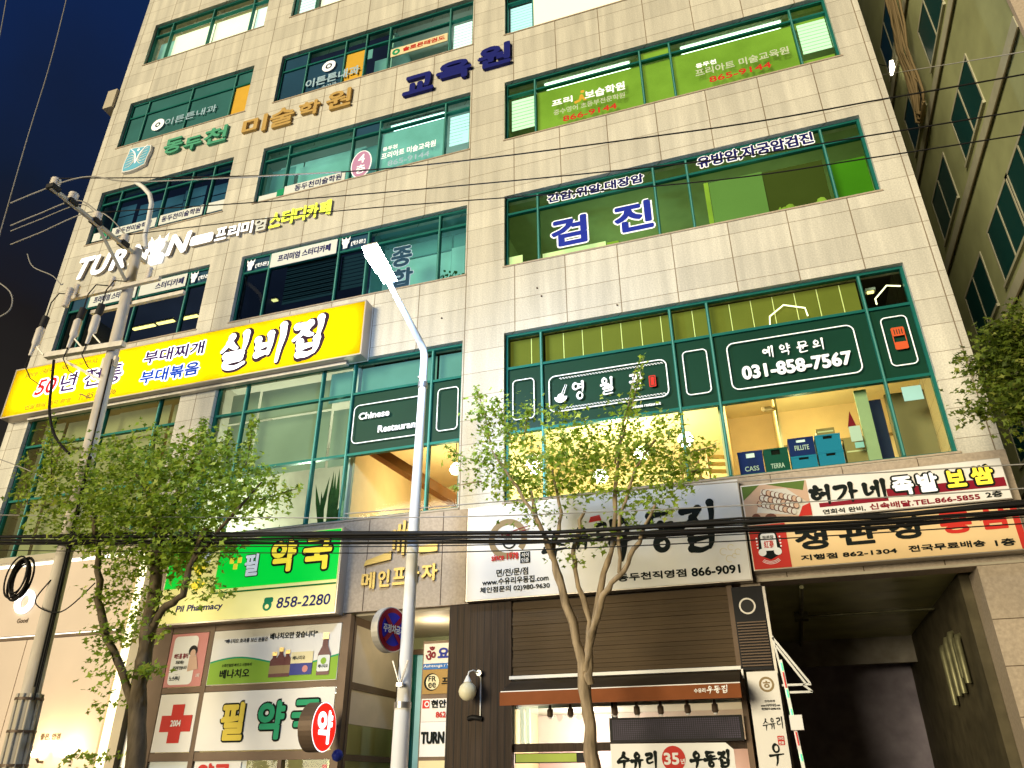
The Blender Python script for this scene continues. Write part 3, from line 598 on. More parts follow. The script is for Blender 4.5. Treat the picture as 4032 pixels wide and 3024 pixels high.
q = MB(); q.bar((-17, -.1, 9.78), (-8, -.1, 9.78), .12, .06, 'galv'); q.build('bracket_rail', t)
def outl2(q, tx, x0, x1, z0, z1, b1, b2, m1, m2, y, **k):
    d = (b2-b1)*.9; b2 = (b1*BF+d)/BF; q.text(tx, x0-d, x1+d, z0-d, z1+d, y, m1, b2, **k); q.text(tx, x0, x1, z0, z1, y-.010, m2, b1, **k)
q = MB(); YS = -.352
outl2(q, '50', -16.78, -16.10, 10.30, 10.74, .02, .07, 'sign_white_lit', 'let_red2', YS, shear=.15)
outl2(q, '년 전통', -15.98, -14.08, 10.26, 10.78, .018, .07, 'sign_white_lit', 'let_purple', YS)
outl2(q, '부대찌개', -13.50, -11.76, 10.60, 10.96, .024, .062, 'sign_white_lit', 'let_purple', YS)
outl2(q, '부대볶음', -13.46, -11.78, 10.05, 10.41, .026, .062, 'sign_white_lit', 'let_blue2', YS)
q.text('since 1969', -17.30, -16.42, 10.90, 11.06, YS, 'let_brown', .004, shear=.2); q.text('SD 동두천시', -16.12, -15.0, 10.92, 11.06, YS, 'let_brown', .004)
q.text('연말회식 예약 환영', -16.95, -15.50, 9.93, 10.06, YS, 'let_brown', .004); q.text('T. 857-0006', -15.3, -14.1, 9.93, 10.10, YS, 'let_brown', .006, shear=.15)
q.build('lettering', t)
for c_, x0, x1 in (('실', -11.22, -10.42), ('비', -10.34, -9.48), ('집', -9.32, -8.50)):
    q = MB(); z0, z1 = 10.04, 10.90
    q.brush(c_, x0+.02, x1+.02, z0-.015, z1-.015, .25, -.350, 'outline_brown', 0); q.brush(c_, x0, x1, z0, z1, .155, -.375, 'sign_white_lit', 0); q.build('letter', t)

t = thing('channel_letters', 'row of large navy blue raised letters between the upper windows', 'sign letters', (-5.8, 0, 17.7))
for c_, x0, x1, z0, z1 in (('교', -7.26, -6.36, 17.74, 18.44), ('육', -6.30, -5.30, 17.84, 18.56), ('원', -5.14, -4.22, 17.92, 18.72)):
    q = MB(); q.text(c_, x0, x1, z0, z1, -.10, 'navy', .075, depth=.1); q.build('letter', t)
t = thing('channel_letters', 'green and orange raised academy letters below the fifth floor windows', 'sign letters', (-12, 0, 18)); mat('let_green', (.08, .34, .20), .5); mat('let_orange', (.50, .32, .10), .5)
for c_, x0, x1, z0, z1, m_ in (('동', -15.1, -14.42, 18.12, 18.72, 'let_green'), ('두', -14.36, -13.72, 18.02, 18.54, 'let_green'), ('천', -13.66, -12.86, 18.02, 18.66, 'let_green'), ('미', -12.34, -11.52, 17.96, 18.62, 'let_orange'), ('술', -11.42, -10.62, 17.96, 18.66, 'let_orange'), ('학', -10.50, -9.80, 18.06, 18.62, 'let_orange'), ('원', -9.62, -8.84, 18.04, 18.72, 'let_orange')):
    q = MB(); q.text(c_, x0, x1, z0, z1, -.09, m_, .04, depth=.09); q.build('letter', t)
t = thing('logo_plate', 'light blue wavy plate with a butterfly wing emblem', 'sign', (-16.1, 0, 17.9)); mat('plate_blue', (.14, .45, .62), .4)
q = MB(); wv = []
for i in range(40):
    a = 6.2832*i/40; r_ = 1/max(abs(math.cos(a)), abs(math.sin(a)))**.8; wv.append((-16.05+.44*math.cos(a)*r_+.03*math.sin(3*a), 18.32+.46*math.sin(a)*r_+.05*math.cos(2*a+1)))
q.prism(wv, -.10, 0, 'white'); q.poly([(-16.05+(x+16.05)*.92, 18.32+(z-18.32)*.92) for x, z in wv], -.106, 'plate_blue'); q.build('plate', t)
q = MB()
for sg in (-1, 1):
    for k in range(6):
        z = 18.02+k*.11; q.stroke([(-16.05+sg*.04, 18.2+k*.03), (-16.05+sg*.2, z), (-16.05+sg*.36, z+.03*sg)], .025, -.112, 'white')
    q.stroke([(-16.05, 18.1), (-16.05+sg*.1, 18.5), (-16.05+sg*.3, 18.72)], .04, -.114, 'letter_white')
q.disc(-16.05, 18.62, .05, -.118, 'letter_white', 10); q.build('emblem', t)

t = thing('lit_letters', 'glowing white and lime study cafe letters crossing the facade beside the utility pole', 'sign letters', (-13, 0, 14))
for c_, x0, x1, z0, z1, sh in (('T', -17.15, -16.46, 14.06, 14.80, .22), ('U', -16.56, -15.88, 14.08, 14.78, .2), ('R', -15.86, -15.22, 14.10, 14.80, .16), ('N', -15.2, -14.52, 14.12, 14.82, .16), ('N', -13.98, -13.24, 14.14, 14.84, .14)):
    q = MB(); q.text(c_, x0, x1, z0, z1, -.09, 'turn_white', .07, shear=sh, depth=.09, ms='sign_side'); q.build('letter', t)
q = MB(); bulbman(q, -14.30, 14.08, .86, -.12, 'turn_white'); q.prism([(-14.48, 14.02), (-14.12, 14.02), (-14.08, 14.30), (-14.52, 14.30)], -.12, 0, 'turn_white'); q.build('emblem', t)
q = MB(); q.rfill(-13.22, -12.50, 14.28, 14.60, .08, -.10, 'turn_white'); q.box(-13.2, -12.52, -.098, 0, 14.3, 14.58, 'sign_side'); q.build('tag', t)
for i, c_ in enumerate('프리미엄'):
    q = MB(); x = -12.44+i*.40; q.text(c_, x, x+.36, 14.26, 14.68, -.09, 'turn_white' if i < 3 else 'sheet', .03, depth=.06, ms='sign_side'); q.build('letter', t)
for i, c_ in enumerate('스터디카페'):
    q = MB(); x = -10.80+i*.365; q.text(c_, x, x+.34, 14.27, 14.76, -.07, 'turn_yellow', .036, depth=.07, ms='sign_side'); q.build('letter', t)

t = thing('emblem_letters', 'brass plaza emblem and name letters on the granite above the entrance', 'sign letters', (-6.4, 0, 4.8))
for c_, x0, x1 in (('메', -7.2, -6.92), ('인', -6.86, -6.62), ('프', -6.56, -6.30), ('라', -6.26, -6.02), ('자', -5.98, -5.66)):
    k = (x0+7.2)/1.5; q = MB(); q.text(c_, x0, x1, 4.84+.16*k*.5, 5.16+.14*k*.5, -.075, 'gold', .02, depth=.045); q.build('letter', t)
q = MB()
for k, (x, a, b_) in enumerate(((-6.60, 5.55, 5.92), (-6.50, 5.50, 6.02), (-6.40, 5.42, 6.08), (-6.30, 5.46, 6.02), (-6.20, 5.52, 5.94))): q.box(x, x+.055, -.09-.004*k, -.03, a, b_, 'gold')
q.box(-6.64, -6.10, -.08, -.03, 5.86, 5.91, 'gold'); q.build('emblem', t); q = MB(); q.prism([(-7.18, 5.28), (-6.62, 5.36), (-6.62, 5.52), (-7.14, 5.38)], -.08, -.03, 'gold'); q.build('emblem_wing', t); q = MB(); q.prism([(-6.05, 5.42), (-5.68, 5.44), (-5.68, 5.58), (-6.05, 5.56)], -.08, -.03, 'gold'); q.build('emblem_wing', t)

# pharmacy sign
mat('sign_green', (.0, .35, .05), .5, emit=.75, ecol=(.0, .62, .03)); mat('sign_cream', (.7, .65, .3), .5, emit=.42, ecol=(1, .86, .26)); mat('sign_green_dark', (.0, .12, .03), .5, emit=.2, ecol=(0, .25, .03))
t = thing('pharmacy_sign', 'green and cream lit pharmacy sign with yellow letters over the shop', 'sign', (-9.5, 0, 4.4))
panel(t, -11.55, -7.55, -.30, -.03, 4.40, 6.02, 'sign_cream')
q = MB(); q.box(-10.30, -7.59, -.322, -.314, 5.02, 5.98, 'sign_green'); q.box(-10.30, -7.59, -.322, -.314, 4.93, 4.96, 'sign_green_dark'); q.box(-11.5, -10.95, -.322, -.314, 5.1, 5.98, 'sign_green')
q.build('green_band', t)
q = MB(); mat('let_yellow', (.8, .6, .05), .5, emit=.55, ecol=(1, .78, .05))
outl2(q, '약', -9.08, -8.52, 5.24, 5.88, .055, .10, 'black', 'let_yellow', -.326); outl2(q, '국', -8.36, -7.74, 5.22, 5.88, .055, .10, 'black', 'let_yellow', -.326)
outl2(q, '필', -9.66, -9.34, 5.22, 5.66, .03, .05, 'black', 'letter_white', -.326)
q.text('Pil Pharmacy', -11.12, -10.02, 4.60, 4.76, -.318, 'navy', .010, shear=.12); q.text('858-2280', -8.82, -7.66, 4.56, 4.76, -.318, 'navy', .008, shear=.1)
q.build('lettering', t)
q = MB(); q.disc(-10.72, 5.62, .24, -.326, 'letter_white', 24); q.disc(-10.72, 5.5, .2, -.330, 'let_yellow', 4); q.poly([(-10.9, 5.14), (-10.72, 5.02), (-10.5, 5.14), (-10.7, 5.28)], -.327, 'let_yellow')
for x, z in ((-10.02, 5.5), (-9.92, 5.38), (-9.84, 5.5)): q.box(x, x+.09, -.332, -.324, z, z+.11, 'let_yellow')
q.disc(-9.02, 4.63, .10, -.318, 'greenpaint', 14); q.rfill(-9.10, -8.90, 4.68, 4.78, .04, -.3185, 'greenpaint'); q.disc(-9.02, 4.61, .045, -.322, 'sign_cream', 10); q.build('emblem', t)

# udon restaurant sign
t = thing('shop_sign', 'large unlit white noodle restaurant sign with black brush lettering behind the right hand tree', 'sign', (-2.6, 0, 4.4))
panel(t, -5.03, -.22, -.24, -.03, 4.44, 6.12, 'offwhite', edge=.015)
q = MB(); mat('let_black', (.010, .013, .011), .8, spec=.1); mat('taupe', (.28, .20, .10), .6)
for c_, x0, x1, z0, z1 in (('수', -3.62, -3.18, 5.0, 5.45), ('유', -3.10, -2.72, 5.18, 5.56), ('리', -2.66, -2.34, 5.25, 5.60), ('우', -2.42, -1.98, 4.95, 5.62), ('동', -1.86, -1.26, 5.02, 5.66), ('집', -1.26, -.62, 4.98, 5.72)):
    q.brush(c_, x0, x1, z0, z1, .10 if x0 > -2.5 else .06, -.256, 'let_black')
q.text('since 1978', -4.55, -4.05, 5.10, 5.22, -.27, 'let_red', .008); q.rfill(-4.02, -3.84, 5.02, 5.22, .01, -.262, 'let_black'); q.text('석이', -4.0, -3.86, 5.12, 5.20, -.266, 'offwhite', .003); q.text('인증', -4.0, -3.86, 5.03, 5.11, -.266, 'offwhite', .003)
q.text('면/전/문/점', -4.46, -3.88, 4.82, 4.95, -.258, 'let_black', .006); q.text('www.수유리우동집.com', -4.72, -3.52, 4.68, 4.80, -.258, 'let_black', .006); q.text('체인점문의 02)980-9630', -4.76, -3.50, 4.54, 4.66, -.258, 'let_black', .006)
q.text('동두천직영점', -2.34, -1.22, 4.57, 4.70, -.258, 'let_black', .010); q.text('866-9091', -1.14, -.38, 4.56, 4.70, -.258, 'let_black', .012)
q.build('lettering', t)
q = MB(); q.ring(-4.25, 5.48, .25, .36, -.258, 'taupe', -40, 290, 30, ex=1); q.ring(-4.22, 5.42, .10, .13, -.260, 'let_black', 180, 360, 12)
for i in range(5): q.stroke([(-4.30+.03*i, 5.42), (-4.30+.03*i, 5.62)], .010, -.262, 'let_black')
q.stroke([(-4.36, 5.56), (-3.84, 5.68)], .018, -.264, 'darkred'); q.stroke([(-4.36, 5.52), (-3.84, 5.62)], .018, -.264, 'darkred'); q.poly([(-2.78, 5.62), (-2.55, 5.64), (-2.58, 5.74), (-2.74, 5.72)], -.258, 'let_red')
for x, z, r_ in ((-.60, 4.92, .06), (-.48, 4.98, .05), (-.38, 4.90, .05), (-.52, 4.80, .06), (-.44, 4.84, .04)): q.ring(x, z, r_-.010, r_, -.258, 'banner_cream', 20, 300, 14)
q.build('emblem', t)

# upper right: braised pork sign and ginseng sign
mat('sign_beige', (.74, .52, .26), .5, var=.04, vs=1); mat('sign_red', (.50, .03, .02), .5); mat('pork', (.55, .36, .24), .5); mat('pork_dark', (.14, .05, .03), .5); mat('leafy', (.10, .16, .03), .6)
t = thing('shop_sign', 'white and dark red restaurant sign with a photo of sliced pork at its left end', 'sign', (1.7, 0, 5.35))
panel(t, -.20, 3.60, -.30, -.03, 5.32, 5.97, 'offwhite', edge=.012)
q = MB(); q.box(1.95, 3.57, -.3165, -.3125, 5.52, 5.66, 'darkred'); q.box(.95, 1.95, -.3165, -.3125, 5.47, 5.54, 'darkred'); q.build('stripe', t)
q = MB()
for c_, x0, x1 in (('허', .84, 1.16), ('가', 1.20, 1.54), ('네', 1.62, 1.96)): q.brush(c_, x0, x1, 5.52, 5.80, .062, -.322, 'let_black')
outl2(q, '족', 2.04, 2.34, 5.53, 5.83, .028, .062, 'let_black', 'letter_white', -.322); outl2(q, '발', 2.40, 2.68, 5.54, 5.84, .028, .062, 'let_black', 'letter_white', -.322)
outl2(q, '보', 2.80, 3.06, 5.57, 5.84, .028, .062, 'let_black', 'let_yellow', -.322); outl2(q, '쌈', 3.14, 3.44, 5.57, 5.86, .028, .062, 'let_black', 'let_yellow', -.322)
q.text('연회석 완비,', .98, 1.60, 5.345, 5.43, -.318, 'let_black', .006); q.text('신속배달.TEL.866-5855', 1.66, 3.18, 5.35, 5.45, -.318, 'darkred', .008); q.text('2층', 3.26, 3.48, 5.36, 5.46, -.318, 'let_black', .007)
q.build('lettering', t)
q = MB(); mat('plate_w', (.6, .55, .46), .4); q.box(-.18, .82, -.3165, -.3125, 5.34, 5.94, 'pork'); q.poly([(-.18, 5.7), (.1, 5.94), (-.18, 5.94)], -.319, 'leafy'); q.poly([(.2, 5.94), (.75, 5.78), (.8, 5.94)], -.319, 'leafy'); q.poly([(.0, 5.48), (.62, 5.38), (.8, 5.56), (.5, 5.84), (.12, 5.86)], -.320, 'plate_w')
random.seed(3)
for r_ in range(3):
    for k in range(9):
        x = .06+k*.062+r_*.05; z = 5.62-.022*k+.09*r_; q.poly([(x+.045*math.cos(a/10*6.28), z+.055*math.sin(a/10*6.28)) for a in range(10)], -.323-.001*k-.01*r_, 'pork_dark'); q.poly([(x+.008+.036*math.cos(a/10*6.28), z+.046*math.sin(a/10*6.28)) for a in range(10)], -.3235-.001*k-.01*r_, 'plate_w' if (k+r_) % 3 else 'pork')
q.disc(-.02, 5.40, .07, -.323, 'pork_dark', 12); q.disc(.2, 5.38, .07, -.323, 'pork_dark', 12, 1.3); q.poly([(.62, 5.36), (.82, 5.36), (.82, 5.56), (.7, 5.52)], -.323, 'sign_red'); q.build('food_photo', t)

t = thing('shop_sign', 'beige ginseng shop sign with red ends and a white crest, under the pork restaurant sign', 'sign', (1.7, 0, 4.6))
panel(t, -.18, 3.62, -.28, -.03, 4.57, 5.30, 'sign_beige', edge=.012)
q = MB(); q.box(-.165, .39, -.297, -.2925, 4.585, 5.285, 'sign_red'); q.build('red_end', t); q = MB(); q.box(3.52, 3.605, -.297, -.2925, 4.585, 5.285, 'sign_red'); q.build('red_end', t)
q = MB()
for c_, x0, x1, m_ in (('정', .50, .98, 'let_black'), ('관', 1.14, 1.70, 'let_black'), ('장', 1.86, 2.36, 'let_black'), ('홍', 2.56, 2.98, 'let_red'), ('삼', 3.06, 3.50, 'let_red')): q.text(c_, x0, x1, 4.82+.03*(x0-.5), 5.16+.035*(x0-.5), -.296, m_, .032)
q.text('지행점 862-1304', .54, 1.90, 4.66, 4.75, -.296, 'let_black', .010); q.text('전국무료배송', 2.06, 3.08, 4.66, 4.76, -.296, 'let_black', .010); q.text('1층', 3.20, 3.46, 4.64, 4.75, -.296, 'let_black', .010); q.build('lettering', t)
q = MB(); q.prism([(-.02, 4.78), (.10, 4.72), (.22, 4.78), (.28, 4.86), (.24, 5.12), (.18, 5.20), (.02, 5.20), (-.04, 5.12), (-.06, 4.86)], -.302, -.298, 'let_black'); q.rfill(-.01, .22, 4.86, 5.14, .05, -.306, 'white')
q.text('정관장', .02, .19, 5.04, 5.10, -.310, 'let_black', .003); q.text('紅蔘', .03, .18, 4.90, 5.02, -.310, 'let_red', .003); q.disc(-.01, 4.84, .06, -.308, 'white', 12); q.disc(.22, 4.84, .06, -.308, 'white', 12)
for k in (0, 1, 2): q.ring(.105, 4.86, .165+.02*k, .172+.02*k, -.305, 'white', 230, 310, 14)
for k in (0, 1, 2, 3):
    for sx_ in (-.07, .28): q.disc(sx_, 4.92+.05*k, .014, -.305, 'white', 8)
q.build('crest', t)

# ------------------------------------------------------------------ pharmacy shop front
mat('bronze', (.115, .078, .052), .5, .25, var=.1, vs=3); mat('poster_pink', (.55, .22, .20), .5); mat('poster_green', (.22, .38, .03), .5); mat('amber', (.10, .02, .02), .3); mat('cap_gold', (.5, .36, .14), .3, .5); mat('box_navy', (.02, .03, .20), .4)
sf = MB()
for x0, x1 in ((-11.78, -11.32), (-10.42, -10.32), (-7.52, -7.36)): sf.box(x0, x1, -.05, .10, .12, 4.42, 'bronze')
for z0, z1 in ((4.28, 4.42), (3.18, 3.28), (2.02, 2.16), (.12, .3)):
    for x0, x1 in ((-11.32, -10.42), (-10.32, -7.52)): sf.box(x0, x1, -.04, .09, z0, z1, 'bronze')
sf.box(-8.55, -8.47, -.04, .09, .3, 2.02, 'bronze')
pharm = thing('pharmacy_shopfront', 'pharmacy shopfront of bronze metal frames with posters and glass under the green sign', 'shopfront', (-9.5, 0, .12))
sf.build('frame', pharm)
q = MB(); q.poly([(-11.32, .3), (-10.42, .3), (-10.42, 2.02), (-11.32, 2.02)], .0, 'sheet'); q.poly([(-10.32, .3), (-9.2, .3), (-9.2, 2.02), (-10.32, 2.02)], .0, 'sheet'); q.poly([(-9.2, .3), (-8.55, .3), (-8.55, 2.02), (-9.2, 2.02)], .02, 'glass'); q.poly([(-8.47, .3), (-7.52, .3), (-7.52, 2.02), (-8.47, 2.02)], .02, 'glass'); q.build('pane', pharm)
sg = MB()      # side wall of the shop along the entrance
for y0, y1 in ((.10, .18), (2.0, 2.12)): sg.box(-7.40, -7.345, y0, y1, .12, 4.42, 'bronze')
for z0, z1 in ((4.26, 4.42), (3.15, 3.27), (2.0, 2.10)): sg.box(-7.39, -7.35, .18, 2.0, z0, z1, 'bronze')
sg.build('side_frame', pharm)
mat('frosted', (.46, .40, .30), .6, var=.05)
q = MB(); q.box(-7.375, -7.365, .18, 2.0, 3.27, 4.26, 'frosted'); q.box(-7.375, -7.365, .18, 2.0, 2.58, 3.15, 'frosted'); q.add([(-7.37, .18, .3), (-7.37, 2.0, .3), (-7.37, 2.0, 2.58), (-7.37, .18, 2.58)], [(0, 1, 2, 3)], 'glass'); q.build('side_pane', pharm)
room(-11.7, -7.42, .12, 4.4, 4.5, 'in_cream', 'in_ceil', y0=.2)
for x, y in ((-8.2, 1.0), (-8.3, 2.2), (-9.6, 1.6), (-8.4, 3.4)): fixture(x-.5, x+.5, y, 3.3, 'tube', .3)
point('room_lamp', (-9.0, 1.8, 2.6), 60, (1, .92, .62))
# shelves behind the glass
sh = thing('medicine_shelf', 'white medicine shelf with rows of small boxes inside the pharmacy', 'shelf', (-8.0, 1.1, .12))
q = MB()
for k in range(6): q.box(-9.3, -7.5, 2.6, 3.0, .4+.35*k, .43+.35*k, 'white')
q.build('shelf', sh); q = MB(); random.seed(5)
for k in range(6):
    x = -9.25
    while x < -7.6: 
        wd = random.uniform(.08, .16); q.box(x, x+wd, 2.62, 2.85, .432+.35*k, .432+.35*k+random.uniform(.12, .26), random.choice(['white', 'red', 'poster_green', 'box_navy', 'banner_cream', 'white'])); x += wd+.02
q.build('medicine_boxes', sh)
def poster(name, label, cat, x0, x1, z0, z1, m_, y=-.03):
    t = thing(name, label, cat, ((x0+x1)/2, y, z0)); q = MB(); q.box(x0, x1, y-.02, y, z0, z1, m_); q.build('sheet', t); return t
t = poster('poster', 'pink and white skin cream poster with a woman\'s portrait, leftmost in the pharmacy front', 'poster', -11.30, -10.44, 3.29, 4.27, 'poster_pink')
q = MB(); q.rfill(-11.22, -10.66, 3.33, 4.22, .08, -.054, 'white'); q.build('card', t)
q = MB(); mat('skin', (.58, .38, .28), .6); q.disc(-10.74, 3.94, .10, -.060, 'black', 14); q.disc(-10.73, 3.89, .075, -.064, 'skin', 14, .85); q.poly([(-10.80, 3.84), (-10.64, 3.84), (-10.56, 3.60), (-10.80, 3.56)], -.062, 'skin'); q.build('portrait', t)
q = MB(); q.text('여드름 흉터', -11.16, -10.84, 3.80, 3.90, -.060, 'darkred', .006); q.text('치료제는', -11.1, -10.9, 3.70, 3.77, -.060, 'let_black', .003); q.text('약국에 있습니다', -11.14, -10.82, 3.60, 3.67, -.060, 'let_black', .003); q.text('노스카나', -11.18, -10.94, 3.40, 3.49, -.060, 'let_black', .005); q.text('노스카나겔', -10.58, -10.5, 3.45, 3.52, -.056, 'white', .002); q.build('lettering', t)
t = poster('poster', 'wide white and green digestive drink poster with brown bottles', 'poster', -10.31, -7.54, 3.29, 4.27, 'offwhite')
q = MB(); wv = [(-10.30, 3.30)]+[(-10.30+i*.138, 3.66+.09*math.sin(i*.33+.2)) for i in range(21)]+[(-7.55, 3.30)]; q.poly(wv, -.054, 'poster_green')
for i in range(20):
    a, b_ = wv[1+i], wv[2+i]; q.poly([a, b_, (b_[0], b_[1]+.03), (a[0], a[1]+.03)], -.0545, 'greenpaint')
q.build('green_wave', t)
q = MB()
for k, (x, s_) in enumerate(((-8.88, .9), (-8.60, .95), (-8.74, 1.05))):
    y = -.060-.004*k; q.poly([(x-.085, 3.38), (x+.085, 3.38), (x+.085, 3.38+.32*s_), (x+.04, 3.38+.38*s_), (x+.04, 3.38+.44*s_), (x-.04, 3.38+.44*s_), (x-.04, 3.38+.38*s_), (x-.085, 3.38+.32*s_)], y, 'amber'); q.poly([(x-.05, 3.38+.42*s_), (x+.05, 3.38+.42*s_), (x+.05, 3.38+.49*s_), (x-.05, 3.38+.49*s_)], y-.001, 'cap_gold'); q.poly([(x-.085, 3.44), (x+.085, 3.44), (x+.085, 3.58), (x-.085, 3.58)], y-.0015, 'taupe')
x = -7.83; q.poly([(x-.13, 3.38), (x+.13, 3.38), (x+.13, 3.74), (x+.06, 3.88), (x+.05, 4.02), (x-.05, 4.02), (x-.06, 3.88), (x-.13, 3.74)], -.066, 'amber'); q.poly([(x-.06, 4.0), (x+.06, 4.0), (x+.06, 4.11), (x-.06, 4.11)], -.068, 'cap_gold'); q.rfill(x-.125, x+.125, 3.44, 3.72, .03, -.069, 'sheet'); q.disc(x, 3.62, .06, -.071, 'poster_green', 10)
q.box(-8.52, -8.06, -.066, -.060, 3.40, 3.60, 'box_navy'); q.box(-8.52, -8.06, -.066, -.060, 3.60, 3.80, 'banner_cream'); q.disc(-8.2, 3.50, .06, -.069, 'poster_pink', 12)
q.build('product_picture', t)
q = MB(); q.text('“베나치오 효과를 보신 분들은', -10.05, -9.08, 4.03, 4.11, -.056, 'let_black', .004); q.text('베나치오만 찾습니다”', -9.04, -8.02, 4.05, 4.17, -.056, 'let_black', .008); q.text('베나치오', -10.04, -9.38, 3.40, 3.56, -.058, 'let_black', .010); q.text('소화안될땐 빠르고 시원하게', -10.02, -9.36, 3.60, 3.66, -.058, 'let_black', .002); q.text('베나치오', -8.48, -8.22, 3.66, 3.73, -.070, 'let_black', .003); q.text('베나치오', x-.10, x+.10, 3.50, 3.56, -.073, 'let_black', .002); q.build('lettering', t)
t = poster('sign_panel', 'white panel with a red cross and the year 2004', 'sign', -11.29, -10.43, 2.17, 3.16, 'offwhite')
q = MB(); q.box(-10.97, -10.70, -.058, -.052, 2.32, 2.98, 'sign_red'); q.box(-11.18, -10.971, -.058, -.052, 2.51, 2.79, 'sign_red'); q.box(-10.699, -10.49, -.058, -.052, 2.51, 2.79, 'sign_red'); q.build('cross', t); q = MB(); q.text('2004', -10.95, -10.72, 2.60, 2.71, -.062, 'white', .008); q.build('lettering', t)
t = poster('sign_panel', 'white panel with big yellow and green pharmacy letters outlined in black', 'sign', -10.32, -7.54, 2.18, 3.17, 'offwhite')
q = MB(); mat('let_yel', (.62, .46, .05), .5); outl2(q, '필', -9.84, -9.34, 2.34, 2.98, .05, .085, 'let_black', 'let_yel', -.056); outl2(q, '약', -9.06, -8.50, 2.34, 2.98, .05, .085, 'let_black', 'greenpaint', -.056); outl2(q, '국', -8.36, -7.76, 2.38, 2.98, .05, .085, 'let_black', 'greenpaint', -.056); q.build('lettering', t)
t = poster('sticker', 'red round lettering sticker low on the pharmacy glass', 'sign', -10.28, -9.3, 1.62, 2.0, 'offwhite', y=-.004); q = MB(); q.text('약국', -10.2, -9.5, 1.66, 1.98, -.028, 'let_red', .04); q.build('lettering', t)
# blade sign
bl_ = thing('blade_sign', 'round red lit blade sign with a white letter sticking out beside the pharmacy door', 'sign', (-7.32, -.66, 2.48), rotz=R(90))
mat('sign_red_lit', (.6, .0, .0), .5, emit=.9, ecol=(1, .02, .01)); mat('chrome', (.45, .42, .38), .2, .9)
q = MB(); q.cyl(0, 0, .38, 0, .26, 'sign_white_lit', 32, 'bronze'); q.build('drum', bl_); q = MB(); q.disc(0, 0, .365, -.006, 'sign_red_lit', 32); q.build('face', bl_)
q = MB(); q.text('약', -.24, .24, -.26, .26, -.012, 'sign_white_lit', .045); q.build('lettering', bl_); q = MB(); q.bar((.3, .13, .05), (.64, .13, .05), .05, .05, 'chrome'); q.build('bracket', bl_)
bo = MB(); bo.lathe((-7.30, -.18, 2.07), [(0, -.1), (.07, -.07), (.1, 0), (.07, .07), (0, .1)], 'box_navy', 14); bo.build('camera_dome'); meta(bpy.data.objects['camera_dome'], 'small dark blue round dome below the red blade sign', 'security camera')

# ------------------------------------------------------------------ entrance hall
q = MB(); q.box(-7.34, -5.42, .1, 3, 4.40, 4.445, 'soffit'); q.box(-7.34, -5.42, 2.6, 2.7, .12, 4.4, 'in_green'); q.build('entrance_hall', bld)
downlight(-6.1, .9, 4.39, 'bulb', .05); point('entrance_fill', (-6.1, .9, 4.1), 38, (1, .86, .6))  # point light added below the downlight to brighten the side wall
q = MB()
for x0, x1 in ((-7.0, -6.93), (-6.70, -6.63)): q.box(x0, x1, 1.9, 1.98, .12, 3.95, 'frame')
q.box(-7.0, -6.63, 1.9, 1.98, 3.95, 4.05, 'bronze'); q.box(-6.95, -6.68, 2.0, 2.02, .12, 3.95, 'lit_teal'); q.build('glass_door', bld)
t = thing('directory_sign', 'tall directory of tenants with yoga, cafe and clinic panels in the entrance', 'sign', (-5.8, .8, .12))
mat('dir_blue', (.03, .14, .38), .5); mat('dir_ochre', (.34, .20, .05), .5)
q = MB(); q.box(-6.27, -5.42, .80, .9, .12, 4.0, 'bronze'); q.build('frame', t)
for z0, z1, m_ in ((3.60, 3.95, 'offwhite'), (3.50, 3.595, 'dir_blue'), (3.08, 3.495, 'dir_ochre'), (2.62, 3.0, 'offwhite'), (2.06, 2.615, 'white'), (1.4, 2.0, 'banner_cream')):
    q = MB(); q.box(-6.24, -5.45, .78, .795, z0, z1, m_); q.build('tenant_panel', t)
q = MB(); q.text('ॐ', -6.20, -6.0, 3.66, 3.90, .77, 'darkred', .01); q.text('요가', -5.96, -5.5, 3.66, 3.88, .77, 'let_blue', .02); q.text('Ashtanga / Vinyasa', -6.23, -5.46, 3.52, 3.58, .77, 'white', .002); q.disc(-6.06, 3.28, .15, .775, 'let_black', 20); q.disc(-6.04, 3.28, .13, .772, 'banner_cream', 20); q.text('FR', -6.12, -5.97, 3.29, 3.38, .768, 'let_black', .004); q.text('ee', -6.12, -5.97, 3.18, 3.27, .768, 'let_black', .004); q.text('프리', -5.86, -5.5, 3.22, 3.36, .77, 'let_black', .01)
q.rfill(-6.22, -6.08, 2.84, 2.98, .01, .774, 'let_red'); q.ring(-6.13, 2.91, .03, .05, .77, 'white', n=12); q.text('현안내과', -6.05, -5.46, 2.84, 2.98, .77, 'let_black', .012); q.text('862-0075', -5.95, -5.46, 2.68, 2.78, .77, 'let_red', .008); q.text('TURN ON', -6.22, -5.46, 2.26, 2.46, .77, 'let_black', .02); q.build('lettering', t)

# ------------------------------------------------------------------ udon restaurant front
mat('wood_dark', (.042, .027, .017), .6, var=.3, vs=4, bump=.2, stretch=(8, 8, .3)); mat('shutter', (.070, .045, .022), .6, .0, var=.12, vs=2, stretch=(.5, 1, 6)); mat('awning', (.045, .032, .020), .8, var=.15); mat('valance', (.20, .062, .020), .8, var=.1)
mat('led_panel', (.05, .04, .06), .5, var=.4, vs=2.5); mat('inner_pink', (.62, .48, .44), .7, var=.03)
ud = thing('restaurant_front', 'noodle restaurant shopfront with dark wood pier, brown roller shutter and lit window', 'shopfront', (-2.8, 0, .12))
q = MB(); q.box(-5.38, -4.24, -.10, .02, .12, 4.42, 'wood_dark')
for k in range(9): q.box(-5.36+k*.125, -5.355+k*.125+.004, -.104, -.10, .12, 4.42, 'black')
q.build('wood_pier', ud)
q = MB(); z = 3.22
while z < 4.40: q.box(-4.24, -.64, -.06-(.012 if int(z*100) % 2 else 0), .0, z, z+.062, 'shutter'); z += .066
